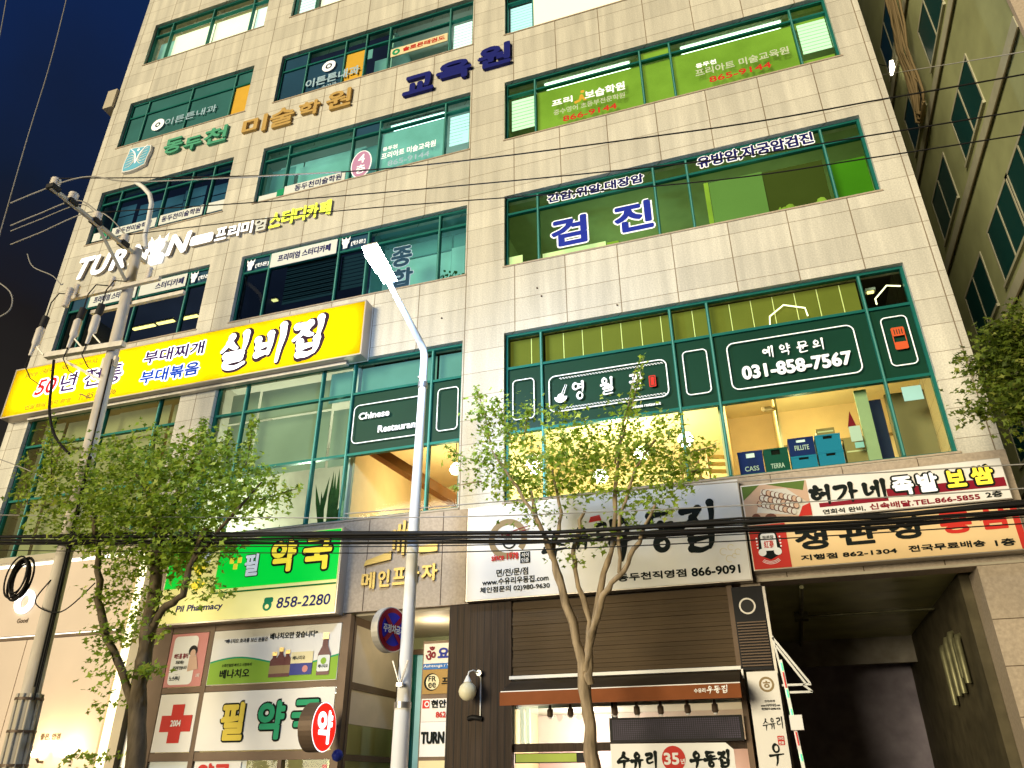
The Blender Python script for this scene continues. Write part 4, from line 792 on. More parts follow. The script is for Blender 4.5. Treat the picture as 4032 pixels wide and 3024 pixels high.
q.box(-4.24, -.64, -.02, .02, 3.2, 4.42, 'black'); q.build('roller_shutter', ud)
q = MB(); q.box(-.64, -.56, -.08, .02, .12, 4.42, 'bronze'); q.box(-4.28, -4.24, -.03, .06, .12, 2.76, 'white'); q.box(-4.24, -.64, -.02, .05, 2.08, 2.2, 'wood_dark'); q.box(-2.62, -2.54, -.03, .05, 2.2, 2.9, 'black'); q.box(-3.0, -2.9, -.02, .05, .12, 2.08, 'wood_dark'); q.build('window_frame', ud)
q = MB(); q.box(-4.24, -.64, 1.4, 1.45, .12, 3.1, 'inner_pink'); q.box(-4.24, -.64, .1, 1.4, 2.72, 2.78, 'offwhite'); q.box(-4.28, -4.245, .07, 1.4, .12, 2.78, 'in_cream'); q.box(-.62, -.58, .03, 1.4, .12, 2.78, 'in_cream'); q.build('interior_wall', ud)
q = MB(); q.poly([(-4.24, 2.2), (-2.62, 2.2), (-2.62, 2.75), (-4.24, 2.75)], .03, 'glass'); q.poly([(-2.54, 2.2), (-.64, 2.2), (-.64, 2.75), (-2.54, 2.75)], .03, 'glass'); q.build('pane', ud)
q = MB()
for x in (-4.16, -4.06): q.box(x, x+.06, .10, .16, 2.21, 2.72, 'white')
q.build('door_rail', ud)
point('room_lamp', (-3.2, .6, 2.3), 75, (1, .82, .72)); point('room_lamp', (-1.2, .9, 1.6), 12, (1, .8, .6))
t = thing('awning', 'brown fabric awning with a rust valance and white shop lettering', 'awning', (-2.4, -.1, 2.7))
q = MB(); q.add([(-4.22, -.10, 3.14), (-.60, -.10, 3.14), (-.58, -.98, 2.87), (-4.13, -.98, 2.87)], [(0, 3, 2, 1)], 'awning'); q.add([(-4.22, -.10, 3.12), (-.60, -.10, 3.12), (-.58, -.97, 2.85), (-4.13, -.97, 2.85)], [(0, 1, 2, 3)], 'awning'); q.build('canopy', t)
q = MB(); q.box(-4.13, -.58, -1.0, -.985, 2.68, 2.87, 'valance'); q.build('valance', t); q = MB(); q.box(-4.26, -.58, -.16, -.06, 3.15, 3.20, 'white'); q.box(-4.12, -.58, -.985, -.96, 2.868, 2.885, 'white'); q.box(-.58, -.55, -.2, -.06, 3.02, 3.15, 'steel'); q.build('rail', t)
q = MB(); q.text('수유리', -1.22, -1.06, 2.76, 2.82, -1.006, 'white', .004)
for c_, x0 in (('우', -1.04), ('동', -.94), ('집', -.84)): q.brush(c_, x0, x0+.09, 2.75, 2.84, .014, -1.006, 'white')
q.build('lettering', t)
def spot(x, lab):
    t = thing('spotlight', lab, 'lamp', (x, -.25, 2.6), 'spotlights under the awning'); q = MB(); q.lathe((x, -.25, 2.60), [(.0, .14), (.02, .13), (.025, .08), (.045, .07), (.05, -.02), (.03, -.05), (0, -.055)], 'bronze', 10); q.build('housing', t); q = MB(); q.lathe((x, -.25, 2.6), [(.032, -.045), (.028, -.065), (0, -.07)], 'white', 10); q.build('lens', t); return t
labs = ['leftmost small bronze spotlight under the awning', 'second small spotlight under the awning, left of the tree trunk', 'small spotlight under the awning just right of the tree trunk', 'small spotlight above the left end of the LED board', 'middle one of the spotlights above the LED board', 'small spotlight above the right half of the LED board', 'rightmost small spotlight under the awning']
for x, lb in zip((-3.55, -3.22, -2.52, -2.18, -1.82, -1.42, -1.02), labs): spot(x, lb)
t = thing('led_board', 'dark purple LED message board over the white banner', 'display', (-1.6, -.2, 2.2)); q = MB(); q.box(-2.62, -.66, -.24, -.08, 2.18, 2.52, 'black'); q.build('case', t)
q = MB(); q.box(-2.58, -.70, -.248, -.241, 2.21, 2.49, 'led_panel')
for k in range(60): q.box(-2.58+k*.0313, -2.572+k*.0313, -.2495, -.2485, 2.21, 2.49, 'black')
for k in range(10): q.box(-2.58, -.70, -.251, -.250, 2.21+k*.028, 2.216+k*.028, 'black')
q.build('screen', t)
t = thing('banner', 'white cloth banner with black brush words and a red disc', 'banner', (-1.7, -.33, 1.3)); q = MB(); q.prism([(-2.60, 1.3), (-2.60, 2.16), (-.92, 2.15), (-.82, 2.06), (-.82, 1.3)], -.34, -.33, 'white'); q.build('cloth', t)
q = MB()
for c_, x0, x1 in (('수', -2.50, -2.32), ('유', -2.30, -2.12), ('리', -2.08, -1.92), ('우', -1.44, -1.26), ('동', -1.24, -1.06), ('집', -1.05, -.88)): q.brush(c_, x0, x1, 1.84, 2.03, .042, -.346, 'let_black')
q.disc(-1.68, 1.95, .17, -.346, 'sign_red', 24); q.text('35', -1.82, -1.60, 1.87, 2.03, -.350, 'white', .014); q.text('년', -1.58, -1.52, 1.88, 1.95, -.350, 'white', .004); q.build('lettering', t)
t = thing('menu_board', 'small lit green menu strip above the restaurant door', 'sign', (-3.6, -.05, 1.9)); q = MB(); q.box(-4.2, -3.06, -.06, -.03, 1.92, 2.06, 'black'); q.build('case', t); q = MB(); q.box(-4.18, -3.2, -.066, -.061, 1.935, 2.05, 'lit_olive'); q.build('face', t)
t = thing('notice', 'white notice sheets on the restaurant door post', 'notice', (-2.95, -.05, 1.7)); q = MB(); q.box(-2.98, -2.85, -.05, -.045, 1.95, 2.03, 'white'); q.box(-2.98, -2.86, -.05, -.045, 1.7, 1.93, 'box_navy'); q.build('sheet', t)
t = thing('globe_lamp', 'unlit white globe wall lamp on a curved bracket', 'lamp', (-4.78, -.1, 2.55)); mat('globe', (.70, .64, .44), .3)
q = MB(); q.lathe((-4.90, -.38, 2.97), [(0, -.145), (.07, -.13), (.125, -.075), (.148, 0), (.125, .078), (.07, .13), (.03, .145)], 'globe', 20); q.build('globe', t)
q = MB(); q.lathe((-4.90, -.38, 3.11), [(.07, 0), (.05, .04), (.02, .10)], 'white', 12); q.tube([(-4.90, -.38, 3.2), (-4.89, -.36, 3.27), (-4.84, -.3, 3.30), (-4.79, -.2, 3.27), (-4.77, -.12, 3.2), (-4.77, -.12, 2.62)], .012, 'white', 8); q.tube([(-4.78, -.2, 3.27), (-4.78, -.12, 3.27)], .045, 'steel', 12); q.build('bracket', t)
q = MB(); q.tube([(-4.98, -.12, 2.58), (-4.9, -.14, 2.60), (-4.8, -.14, 2.585), (-4.74, -.12, 2.57)], .04, 'black', 8); q.build('base', t)
t = thing('ventilation_unit', 'black louvred ventilation unit with a round fan at the passage corner', 'vent', (-.33, -.1, 3.15)); q = MB(); q.box(-.57, -.10, -.10, .01, 3.14, 4.38, 'black'); q.build('case', t)
q = MB()
for k in range(16): q.bar((-.55, -.115, 3.20+k*.042), (-.12, -.115, 3.20+k*.042), .03, .018, 'bronze')
q.build('louvre', t); q = MB(); q.ring(-.36, 4.08, .10, .125, -.106, 'galv', n=24, depth=.004); q.disc(-.36, 4.08, .1, -.104, 'rubber', 20); q.build('fan', t); q = MB(); q.box(-.10, -.06, -.12, .02, 2.9, 4.36, 'galv'); q.build('edge_trim', t)
t = thing('vertical_sign', 'narrow cream vertical noodle shop sign with brush lettering and red seal at the passage', 'sign', (-.27, -.4, .5)); q = MB(); q.box(-.50, -.07, -.40, -.12, .5, 3.08, 'offwhite'); q.build('box', t)
q = MB(); q.ring(-.24, 2.90, .075, .105, -.405, 'taupe', n=22); q.text('ㅎ', -.29, -.19, 2.85, 2.95, -.408, 'taupe', .006); q.text('www.수유리우동집.com', -.36, -.10, 2.60, 2.64, -.405, 'let_black', .002); q.text('체인점문의 02)980-9630', -.36, -.10, 2.55, 2.59, -.405, 'let_black', .002); q.text('면/전/문/점', -.30, -.16, 2.66, 2.69, -.405, 'let_black', .002)
for c_, x0, z0 in (('수', -.37, 2.30), ('유', -.28, 2.31), ('리', -.18, 2.32)): q.brush(c_, x0, x0+.085, z0, z0+.14, .014, -.406, 'let_black')
q.brush('우', -.34, -.14, 1.86, 2.12, .028, -.406, 'let_black'); q.rfill(-.20, -.11, 2.10, 2.22, .01, -.405, 'sign_red'); q.text('35년', -.19, -.12, 2.17, 2.21, -.409, 'white', .002); q.text('전통', -.19, -.12, 2.11, 2.15, -.409, 'white', .002); q.build('lettering', t)
t = thing('steel_bracket', 'white triangular steel bracket projecting into the passage mouth', 'bracket', (.1, -.3, 2.8)); q = MB()
for a, b_ in (((-.06, -.3, 3.56), (.36, -.3, 2.90)), ((-.03, -.3, 3.44), (.30, -.3, 2.90)), ((-.03, -.3, 2.89), (.37, -.3, 2.89)), ((.06, -.3, 2.79), (.37, -.3, 2.79)), ((.26, -.3, 2.89), (.37, -.3, 2.79)), ((-.06, -.3, 3.58), (.03, -.3, 2.7))): q.bar(a, b_, .03, .03, 'lamp_white')
q.build('frame', t)
t = thing('barrier_arm', 'raised parking barrier arm with red, white and green lights', 'barrier', (.1, -1.2, 0)); mat('led_green', (.1, .6, .2), .5, emit=2.2, ecol=(.05, 1, .25)); mat('led_red', (.6, .02, .02), .5, emit=.5, ecol=(1, .05, .04)); q = MB(); q.bar((.0, -1.2, 3.12), (.13, -1.2, .9), .05, .045, 'white'); q.build('arm', t)
for za, zb, m_ in ((3.08, 2.98, 'led_green'), (2.96, 2.76, 'led_red'), (2.74, 2.64, 'led_green'), (2.50, 2.42, 'led_green'), (2.22, 2.06, 'led_red'), (1.96, 1.88, 'led_green')):
    q = MB(); fx = lambda z: .0+.13*(3.12-z)/2.22; q.bar((fx(za), -1.232, za), (fx(zb), -1.232, zb), .035, .012, m_); q.build('light_strip', t)
q = MB(); q.box(.0, .16, -1.30, -1.16, 2.24, 2.42, 'white'); q.build('control_box', t); q = MB(); q.box(.0, .30, -1.35, -1.05, .13, .95, 'valance'); q.build('cabinet', t)

# ------------------------------------------------------------------ drive through passage
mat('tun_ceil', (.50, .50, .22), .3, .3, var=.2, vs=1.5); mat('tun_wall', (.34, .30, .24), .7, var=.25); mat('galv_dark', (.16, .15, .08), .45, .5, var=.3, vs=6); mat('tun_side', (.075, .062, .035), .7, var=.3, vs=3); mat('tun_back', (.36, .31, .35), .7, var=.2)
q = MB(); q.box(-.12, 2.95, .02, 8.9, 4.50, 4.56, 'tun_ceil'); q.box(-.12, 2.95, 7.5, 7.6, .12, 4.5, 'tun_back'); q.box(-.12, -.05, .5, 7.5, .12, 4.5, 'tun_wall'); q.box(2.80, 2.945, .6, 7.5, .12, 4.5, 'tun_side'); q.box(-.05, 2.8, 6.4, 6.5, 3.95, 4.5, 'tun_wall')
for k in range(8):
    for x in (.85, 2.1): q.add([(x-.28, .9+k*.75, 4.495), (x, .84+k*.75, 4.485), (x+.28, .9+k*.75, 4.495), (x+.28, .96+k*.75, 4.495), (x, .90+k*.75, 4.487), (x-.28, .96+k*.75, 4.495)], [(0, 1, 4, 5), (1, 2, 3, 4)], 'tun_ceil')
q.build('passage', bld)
t = thing('conduit', 'grey conduit with a junction box along the passage ceiling', 'conduit', (1.5, 4, 4.3)); q = MB(); q.tube([(.5, .4, 4.42), (.5, 7.3, 4.42)], .035, 'galv_dark', 8); q.tube([(.5, 3, 4.42), (2.78, 3, 4.42)], .025, 'galv_dark', 8); q.build('tube', t); q = MB(); q.box(.38, .62, 2.85, 3.15, 4.36, 4.48, 'galv_dark'); q.build('junction_box', t)
t = thing('pipe_bundle', 'bundle of shiny bent pipes on the right wall of the passage', 'pipes', (2.7, 1.8, 2.5)); 
for i, (y, z0, z1) in enumerate(((1.45, 3.0, 3.62), (1.65, 3.1, 3.60), (1.95, 2.9, 3.74), (2.4, 2.9, 3.72), (2.9, 2.8, 3.66))):
    q = MB(); q.tube([(2.72, y, z0), (2.72, y, z1), (2.74, y+.05, z1+.08), (2.80, y+.1, z1+.1)], .05, 'galv_dark', 8); q.build('pipe', t)

# ------------------------------------------------------------------ optician front at the left
mat('panel_pink', (.64, .52, .42), .45, var=.04, vs=1); mat('cove', (.9, .85, .6), .5, emit=1.6, ecol=(1, .92, .55)); mat('cove_white', (.9, .9, .85), .5, emit=1.5, ecol=(1, .97, .82))
t = thing('optician_front', 'pinkish panelled optician front with lit edges at the far left', 'shopfront', (-14.8, 0, .12))
q = MB(); q.box(-17.5, -12.52, -.12, -.02, 4.46, 5.96, 'panel_pink'); q.build('upper_panel', t)
q = MB()
for x0, x1 in ((-17.5, -15.02), (-15.0, -12.52)): q.box(x0, x1, -.10, -.02, 1.2, 4.36, 'panel_pink')
q.build('lower_panel', t); q = MB(); q.box(-17.5, -12.52, -.09, -.03, 4.37, 4.45, 'bronze'); q.box(-17.5, -12.5, -.2, -.02, 6.06, 6.19, 'frosted'); q.build('trim', t)
q = MB(); q.box(-17.5, -12.52, -.10, -.05, 5.97, 6.04, 'cove_white'); q.box(-17.5, -12.52, -.112, -.101, 4.43, 4.447, 'cove_white'); q.build('light_strip', t)
q = MB(); q.box(-12.50, -12.26, -.06, -.02, .12, 6.02, 'cove'); q.build('light_column', t); q = MB(); q.box(-12.24, -12.02, -.12, .02, .12, 6.1, 'frosted'); q.build('edge_post', t)
q = MB(); q.ring(-15.33, 5.17, .14, .26, -.18, 'sign_white_lit', n=36, depth=.05); q.build('ring_light', t)
q = MB(); q.text('Good', -15.42, -15.12, 4.72, 4.82, -.126, 'bronze', .006); q.text('좋은, 안경', -13.96, -13.46, 2.42, 2.54, -.106, 'bronze', .008); q.build('lettering', t)
for x, lb in ((-13.75, 'left glowing spotlight below the optician lettering'), (-13.07, 'right glowing spotlight below the optician lettering')):
    t = thing('spotlight', lb, 'lamp', (x, -.1, 2.1), 'spotlights on the optician front'); q = MB(); q.lathe((x, -.26, 2.18), [(0, -.07), (.09, -.06), (.12, 0), (.09, .06), (0, .07)], 'bulb', 16); q.build('lens', t); q = MB(); q.tube([(x, -.26, 2.10), (x, -.2, 2.04), (x, -.1, 2.04)], .025, 'bronze'); q.build('arm', t); point('spot_lamp', (x, -.42, 2.25), 22, (1, .72, .36), .06)
t = thing('projecting_sign', 'small pale box sign fixed edge-on at the left building corner', 'sign', (-17.83, .1, 21.1)); q = MB(); q.box(-18.2, -17.83, -.1, .3, 21.1, 21.9, 'frosted'); q.build('box', t)

# ------------------------------------------------------------------ things inside the second floor windows
mat('crate_navy', (.012, .025, .15), .4); mat('crate_green', (.01, .08, .06), .4); mat('crate_blue', (.02, .22, .42), .4); mat('card', (.32, .22, .09), .8, var=.1, vs=5)
def crate(x0, x1, z0, z1, m_, label, word=None, wm='letter_white', y=.5, cat='crate'):
    x0, x1, z0, z1 = x0*1.02, x1*1.02, z0+.17, z1+.17
    t = thing('bottle_crate', label, cat, ((x0+x1)/2, y+.2, z0), 'drink crates behind the window'); q = MB()
    q.box(x0, x1, y, y+.36, z0, z0+(z1-z0)*.74, m_); h = z0+(z1-z0)*.742
    for a, b_ in ((x0, x0+.13), (x1-.13, x1)): q.box(a, b_, y, y+.36, h, z1-.03, m_)
    q.box(x0-.006, x1+.006, y-.006, y+.366, z1-.029, z1, m_); q.build('body', t)
    q = MB(); q.box(x0+.135, x1-.135, y+.03, y+.33, h, z1-.03, 'letter_white' if wm == 'w' else 'dark_void'); q.build('handle_slot', t)
    if word: q = MB(); q.text(word, x0+.09, x1-.09, z0+.10, z0+.19, y-.006, 'sheet', .003); q.build('lettering', t)
    return t
q = MB(); q.box(-.3, 3.5, .36, 1.2, 5.985, 6.39, 'in_floor'); q.build('window_ledge', bld)
crate(-.17, .24, 6.225, 6.70, 'crate_navy', 'navy drink crate standing leftmost behind the window', 'CASS', 'w'); crate(.26, .66, 6.225, 6.70, 'crate_green', 'dark green drink crate between navy crates', 'TERRA')
crate(.69, 1.10, 6.225, 6.50, 'crate_blue', 'light blue crate under the navy crate'); crate(.69, 1.10, 6.505, 6.84, 'crate_navy', 'navy crate on top of the light blue one', 'FILLITE', 'w')
crate(1.13, 1.53, 6.225, 6.52, 'crate_blue', 'bright blue crate at the bottom of the right hand stack'); crate(1.13, 1.53, 6.525, 6.84, 'crate_blue', 'bright blue crate with a cardboard box on it')
def carton(x0, x1, z0, z1, y, label):
    t = thing('cardboard_box', label, 'box', ((x0+x1)/2, y, z0)); q = MB(); q.box(x0, x1, y, y+.3, z0, z1, 'card'); q.build('body', t); q = MB(); q.box(x0+.02, x1-.02, y-.004, y-.001, (z0+z1)/2-.01, (z0+z1)/2+.015, 'banner_cream'); q.build('tape', t)
carton(1.20, 1.50, 7.015, 7.15, .55, 'small cardboard box on top of the blue crates'); carton(1.60, 2.01, 6.395, 6.90, .52, 'brown cardboard box right of the blue crates')
q = MB(); q.box(1.92, 2.12, .40, .46, 6.22, 7.72, 'in_green'); q.box(2.14, 2.4, .9, .95, 6.22, 7.72, 'in_dark'); q.box(2.45, 3.1, .8, .85, 6.22, 7.75, 'taupe'); q.build('inner_partition', bld)
q = MB(); q.box(.62, .66, 1.2, 3.2, 5.98, 8.75, 'in_cream'); q.box(.67, 3.4, 3.10, 3.16, 7.9, 7.94, 'taupe'); q.build('inner_wall', bld)
t = thing('security_camera', 'small white camera on the wall corner inside the restaurant', 'security camera', (.55, 1.25, 7.9)); q = MB(); q.tube([(.60, 1.3, 7.98), (.52, 1.15, 7.94), (.40, 1.05, 7.90)], [.03, .05, .05], 'taupe', 8); q.build('body', t); q = MB(); q.tube([(.60, 1.32, 7.98), (.62, 1.34, 8.06)], .02, 'taupe', 6); q.build('mount', t)
def chair(x, y, lb, rz):
    t = thing('wooden_chair', lb, 'chair', (x, y, 6.0), 'wooden chairs by the restaurant window', rz, True)
    for a in (-.17, .17):
        q = MB(); q.bar((a, .18, 0), (a, .24, 1.0), .035, .035, 'chairwood'); q.build('leg', t); q = MB(); q.bar((a, -.18, 0), (a, -.18, .45), .035, .035, 'chairwood'); q.build('leg', t)
    q = MB(); q.box(-.2, .2, -.2, .2, .45, .49, 'chairwood'); q.build('seat', t); q = MB()
    for z in (.62, .76, .90): q.box(-.16, .16, .205, .23, z, z+.07, 'chairwood')
    q.build('backrest', t)
mat('chairwood', (.40, .22, .06), .5, var=.15, vs=6)
chair(-.95, .75, 'wooden ladder back chair nearest the middle mullion of the restaurant window', R(160)); chair(-.62, .95, 'wooden ladder back chair just left of the drink crates', R(200))
t = thing('paper_notice', 'pale green paper notice stuck on the right hand window pane', 'notice', (2.72, .14, 7.3)); q = MB(); q.box(2.62, 2.92, .135, .142, 7.28, 7.54, 'lit_teal'); q.build('sheet', t)
for i, (x0, x1, z0, z1, m_, lb) in enumerate(((1.70, 1.88, 6.74, 7.02, 'sheet', 'white patterned notice above the cardboard box'), (1.74, 1.88, 6.62, 6.72, 'lit_teal', 'small mint green note on the cardboard box'))):
    t = thing('paper_notice', lb, 'notice', (x0, .3, z0)); q = MB(); q.box(x0, x1, .30, .305, z0, z1, m_); q.build('sheet', t)
t = thing('pennant', 'dark triangular pennant hanging in the bright restaurant window', 'pennant', (1.78, .4, 7.05)); q = MB(); q.prism([(1.70, 7.04), (1.84, 7.04), (1.78, 7.34)], .38, .39, 'darkred'); q.build('cloth', t)
mat('chev', (.9, .8, .5), .5, emit=2.2, ecol=(1, .86, .5))
for pts, lb in ((((.75, 9.17), (.78, 9.42), (1.06, 9.62), (1.42, 9.48), (1.44, 9.30)), 'house shaped reflection in the wide top pane, modelled as a glowing tube'), (((2.62, 9.30), (2.62, 9.42), (2.86, 9.66), (3.08, 9.60)), 'bent reflection in the top right corner pane, modelled as a glowing tube')):
    t = thing('pane_reflection', lb, 'lamp', (pts[0][0], .27, pts[0][1])); q = MB(); q.tube([(x, .27, z) for x, z in pts], .014, 'chev', 6); q.build('tube', t)  # reflections in the panes, built as glowing tubes
fixture(2.55, 2.72, .6, 9.76, 'tube_warm', .06)
t = thing('pendant_lamp', 'white glowing teardrop pendant lamp in the orange lit window', 'lamp', (-5.75, .9, 7.3)); q = MB(); q.lathe((-5.78, .9, 7.42), [(0, -.13), (.09, -.10), (.13, -.03), (.10, .06), (.04, .13), (0, .15)], 'bulb', 16); q.build('shade', t); q = MB(); q.tube([(-5.78, .9, 7.55), (-5.78, .9, 8.34)], .008, 'black', 6); q.build('cord', t)
for k, (x, y, z, lb) in enumerate(((-2.0, 1.4, 7.45, 'left round paper lantern glowing behind the tree'), (-2.9, 1.6, 7.15, 'right round paper lantern glowing behind the tree'), (-1.1, 1.2, 7.55, 'round paper lantern near the middle mullion'))):
    t = thing('pendant_lamp', lb, 'lamp', (x, y, z)); q = MB(); q.lathe((x, y, z), [(0, -.15), (.1, -.12), (.16, 0), (.1, .12), (0, .15)], 'bulb', 16); q.build('shade', t); q = MB(); q.tube([(x, y, z+.14), (x, y, 8.58)], .008, 'black', 6); q.build('cord', t)
mat('beam', (.34, .12, .03), .6); q = MB(); q.bar((-7.7, .45, 8.05), (-5.0, 2.6, 6.3), .26, .2, 'beam'); q.box(-7.6, -5.1, .5, .9, 6.0, 6.25, 'in_warm'); q.build('ceiling_beam', bld)
mat('plant', (.03, .07, .015), .6, var=.3, vs=9)
t = thing('potted_plant', 'tall snake plant standing in the bright lower window', 'plant', (-8.5, .5, 6.0)); random.seed(11); q = MB()
for k in range(14):
    x = -8.45+random.uniform(-.2, .2); a = random.uniform(-.22, .22); h = random.uniform(.6, 1.35); y = .55+random.uniform(-.1, .1)
    q.add([(x-.03, y, 6.3), (x+.03, y, 6.3), (x+.045+a*.5, y+.01, 6.3+h*.55), (x+a, y, 6.3+h), (x-.045+a*.5, y-.01, 6.3+h*.55)], [(0, 1, 2, 3, 4)], 'plant')
q.build('leaves', t); q = MB(); q.lathe((-8.45, .55, 6.0), [(.10, 0), (.16, .3), (.17, .32), (.13, .32), (0, .3)], 'white', 14); q.build('pot', t)
t = thing('potted_plant', 'small bushy plant in the corner of the third floor window', 'plant', (-5.85, .3, 11.7)); q = MB()
for k in range(40):
    p = Vector((-5.86+random.gauss(0, .11), .3+random.gauss(0, .04), 11.78+abs(random.gauss(0, .11)))); r_ = .05; a = random.random()*3
    q.add([p+Vector((r_*math.cos(a), 0, r_*math.sin(a))), p+Vector((.02, .01, .03)), p-Vector((r_*math.cos(a), 0, r_*math.sin(a))), p-Vector((.02, .01, .03))], [(0, 1, 2, 3)], 'plant')
q.build('leaves', t); q = MB(); q.lathe((-5.86, .3, 11.64), [(.05, 0), (.08, .1), (0, .1)], 'taupe', 12); q.build('pot', t)
t = thing('wrapped_bundle', 'pale plastic-wrapped bundle lying in the green third floor window', 'bundle', (1.9, .5, 11.7)); q = MB(); random.seed(4)
for k in range(9):
    x = 1.35+k*.1; h = .18+.12*math.sin(k*.9)+random.uniform(-.03, .05); q.lathe((x, .34, 11.64), [(.12, 0), (.14, h*.5), (.08, h), (0, h+.03)], 'letter_white' if False else 'lit_olive_b', 7)
q.build('wrapping', t); q = MB(); q.prism([(1.22, 11.66), (1.42, 11.68), (1.36, 11.9)], .24, .27, 'lit_olive_b'); q.build('flap', t)

# ------------------------------------------------------------------ street lamp
lx = -5.14
t = thing('street_lamp', 'tall white steel street lamp with an outreach arm and brightly lit head', 'street lamp', (lx, -2.2, .12))
q = MB(); q.tube([(lx-.02, -2.2, .12), (lx-.02, -2.2, 2.6), (lx-.01, -2.2, 2.62), (lx-.01, -2.2, 5), (lx, -2.2, 7.75)], [.125, .115, .10, .09, .066], 'lamp_white', 14); q.lathe((lx-.02, -2.2, .12), [(.2, 0), (.2, .04), (.14, .1), (.13, .3)], 'lamp_white', 14); q.build('pole', t)
q = MB(); q.tube([(lx, -2.2, 7.7), (lx, -2.2, 8.30), (lx, -2.26, 8.42), (lx, -2.45, 8.50), (lx, -3.6, 8.86), (lx, -3.75, 8.90)], [.07, .068, .064, .06, .046, .045], 'lamp_white', 12); q.build('arm', t)
q = MB(); q.tube([(lx, -2.2, 7.68), (lx, -2.2, 7.78)], .085, 'steel', 12); q.tube([(lx-.09, -2.2, 7.9), (lx-.05, -2.2, 7.9)], .03, 'steel', 8); q.build('collar', t)
mat('lamp_lens', (1, 1, 1), .4, emit=45, ecol=(.93, .97, 1))
q = MB(); q.add([(lx-.13, -3.62, 8.93), (lx+.13, -3.62, 8.93), (lx+.14, -4.40, 9.12), (lx-.14, -4.40, 9.12), (lx-.09, -3.62, 9.0), (lx+.09, -3.62, 9.0), (lx+.10, -4.34, 9.2), (lx-.10, -4.34, 9.2)], [(4, 5, 6, 7), (0, 1, 5, 4), (1, 2, 6, 5), (2, 3, 7, 6), (3, 0, 4, 7), (0, 3, 2, 1)], 'lamp_white'); q.build('lamp_head', t)
q = MB(); q.add([(lx-.11, -3.92, 8.985), (lx+.11, -3.92, 8.985), (lx+.125, -4.36, 9.09), (lx-.125, -4.36, 9.09), (lx-.09, -3.95, 8.90), (lx+.09, -3.95, 8.90), (lx+.10, -4.33, 8.98), (lx-.10, -4.33, 8.98)], [(4, 7, 6, 5), (0, 4, 5, 1), (1, 5, 6, 2), (2, 6, 7, 3), (3, 7, 4, 0)], 'lamp_lens'); q.build('lens', t)
q = MB()
for s_ in (-1, 1): q.bar((lx-.02+s_*.01, -2.34, 2.9), (lx-.02+s_*.12, -2.36, 3.2), .035, .015, 'steel')
q.bar((lx-.06, -2.34, 2.88), (lx+.03, -2.34, 2.88), .06, .05, 'steel'); q.build('flag_holder', t); q = MB(); q.tube([(lx-.02, -2.2, 2.58), (lx-.02, -2.2, 2.66)], .122, 'steel', 14); q.build('band', t)
point('street_lamp_light', (lx, -4.12, 8.72), 950, (.45, .63, 1), .22)
ns = thing('road_sign', 'round blue and red no parking sign on the lamp post', 'road sign', (lx-.18, -2.36, 3.64), rotz=R(74))
mat('sign_red_deep', (.28, .004, .02), .45); mat('sign_blue', (.012, .012, .42), .45)
q = MB(); q.cyl(0, 0, .32, .0, .13, 'white', 30, 'galv'); q.build('drum', ns); q = MB(); q.disc(0, 0, .305, -.006, 'sign_red_deep', 30); q.disc(0, 0, .235, -.010, 'sign_blue', 30)
for a in (45,): 
    for s_ in (1, -1): q.bar((-.165*s_, -.016, -.17), (.165*s_, -.016, .17), .004, .07, 'sign_red_deep')
q.build('face', ns); q = MB(); q.text('주정차금지', -.22, .22, -.06, .06, -.026, 'white', .008); q.build('lettering', ns); q = MB(); q.bar((.1, .06, 0), (.38, -.02, 0), .05, .25, 'galv'); q.build('bracket', ns)

# ------------------------------------------------------------------ utility pole
def px(z): return -12.08-.042*(z-2.2)
t = thing('utility_pole', 'concrete utility pole with crossarms, insulators and cut-out switches at the left', 'utility pole', (-12.0, -2.2, .12))
q = MB(); q.tube([(px(z), -2.2, z) for z in (.12, 3, 6, 9, 12.45)], [.165, .155, .14, .125, .11], 'concrete', 16); q.build('pole', t)
q = MB(); q.tube([(px(z), -2.2, z) for z in (.12, 3.0)], .19, 'frosted', 10)
for k in range(10):
    a = k*.628; q.tube([(px(.2)+.20*math.cos(a), -2.2+.20*math.sin(a), .2), (px(3.0)+.19*math.cos(a), -2.2+.19*math.sin(a), 3.0)], .025, 'frosted', 6)
for z in (1.9, 2.4, 2.9): q.tube([(px(z), -2.2, z), (px(z), -2.2, z+.04)], .222, 'bronze', 12)
q.build('guard_wrap', t)
q = MB(); q.bar((px(12.3), -1.9, 12.3), (px(12.3), -4.55, 12.3), .07, .075, 'galv'); q.bar((px(11.4), -2.3, 11.5), (px(12.2), -3.3, 12.25), .05, .05, 'galv'); q.build('crossarm', t)
for yy in (-2.35, -2.05):
    q = MB(); z = 11.27 if yy < -2.2 else 11.0; x0 = -13.9 if yy < -2.2 else -13.45
    q.bar((x0, yy-.06, z), (x0+2.5, yy-.06, z), .08, .09, 'galv'); q.build('crossarm', t)
def insul(c, n, r, d, name='insulator'):
    q = MB(); c = Vector(c); d = Vector(d).normalized(); pts = []; rr = []
    for k in range(n): 
        for o, f_ in ((0, .45), (.012, 1), (.03, .9), (.036, .45)): pts.append(c+d*(k*.055+o)); rr.append(r*f_)
    q.tube(pts, rr, 'porcelain', 10); q.build(name, t)
for y in (-2.6, -3.4, -4.05, -4.5): insul((px(12.3), y, 12.36), 4, .10, (0, 0, 1))
for y in (-2.6, -3.4, -4.05, -4.5):
    q = MB(); q.box(px(12.3)-.09, px(12.3)+.09, y-.10, y+.10, 12.27, 12.37, 'rubber'); q.build('insulator_mount', t)
for x, y, z in ((-13.75, -2.4, 11.32), (-12.75, -2.4, 11.3), (-11.75, -2.4, 11.32)): insul((x, y, z), 6, .07, (0, 0, 1))
p = PO(290, 1540, -2.6); insul(p, 9, .08, (.02, 0, 1)); p2 = PO(1210, 1310, -2.4)
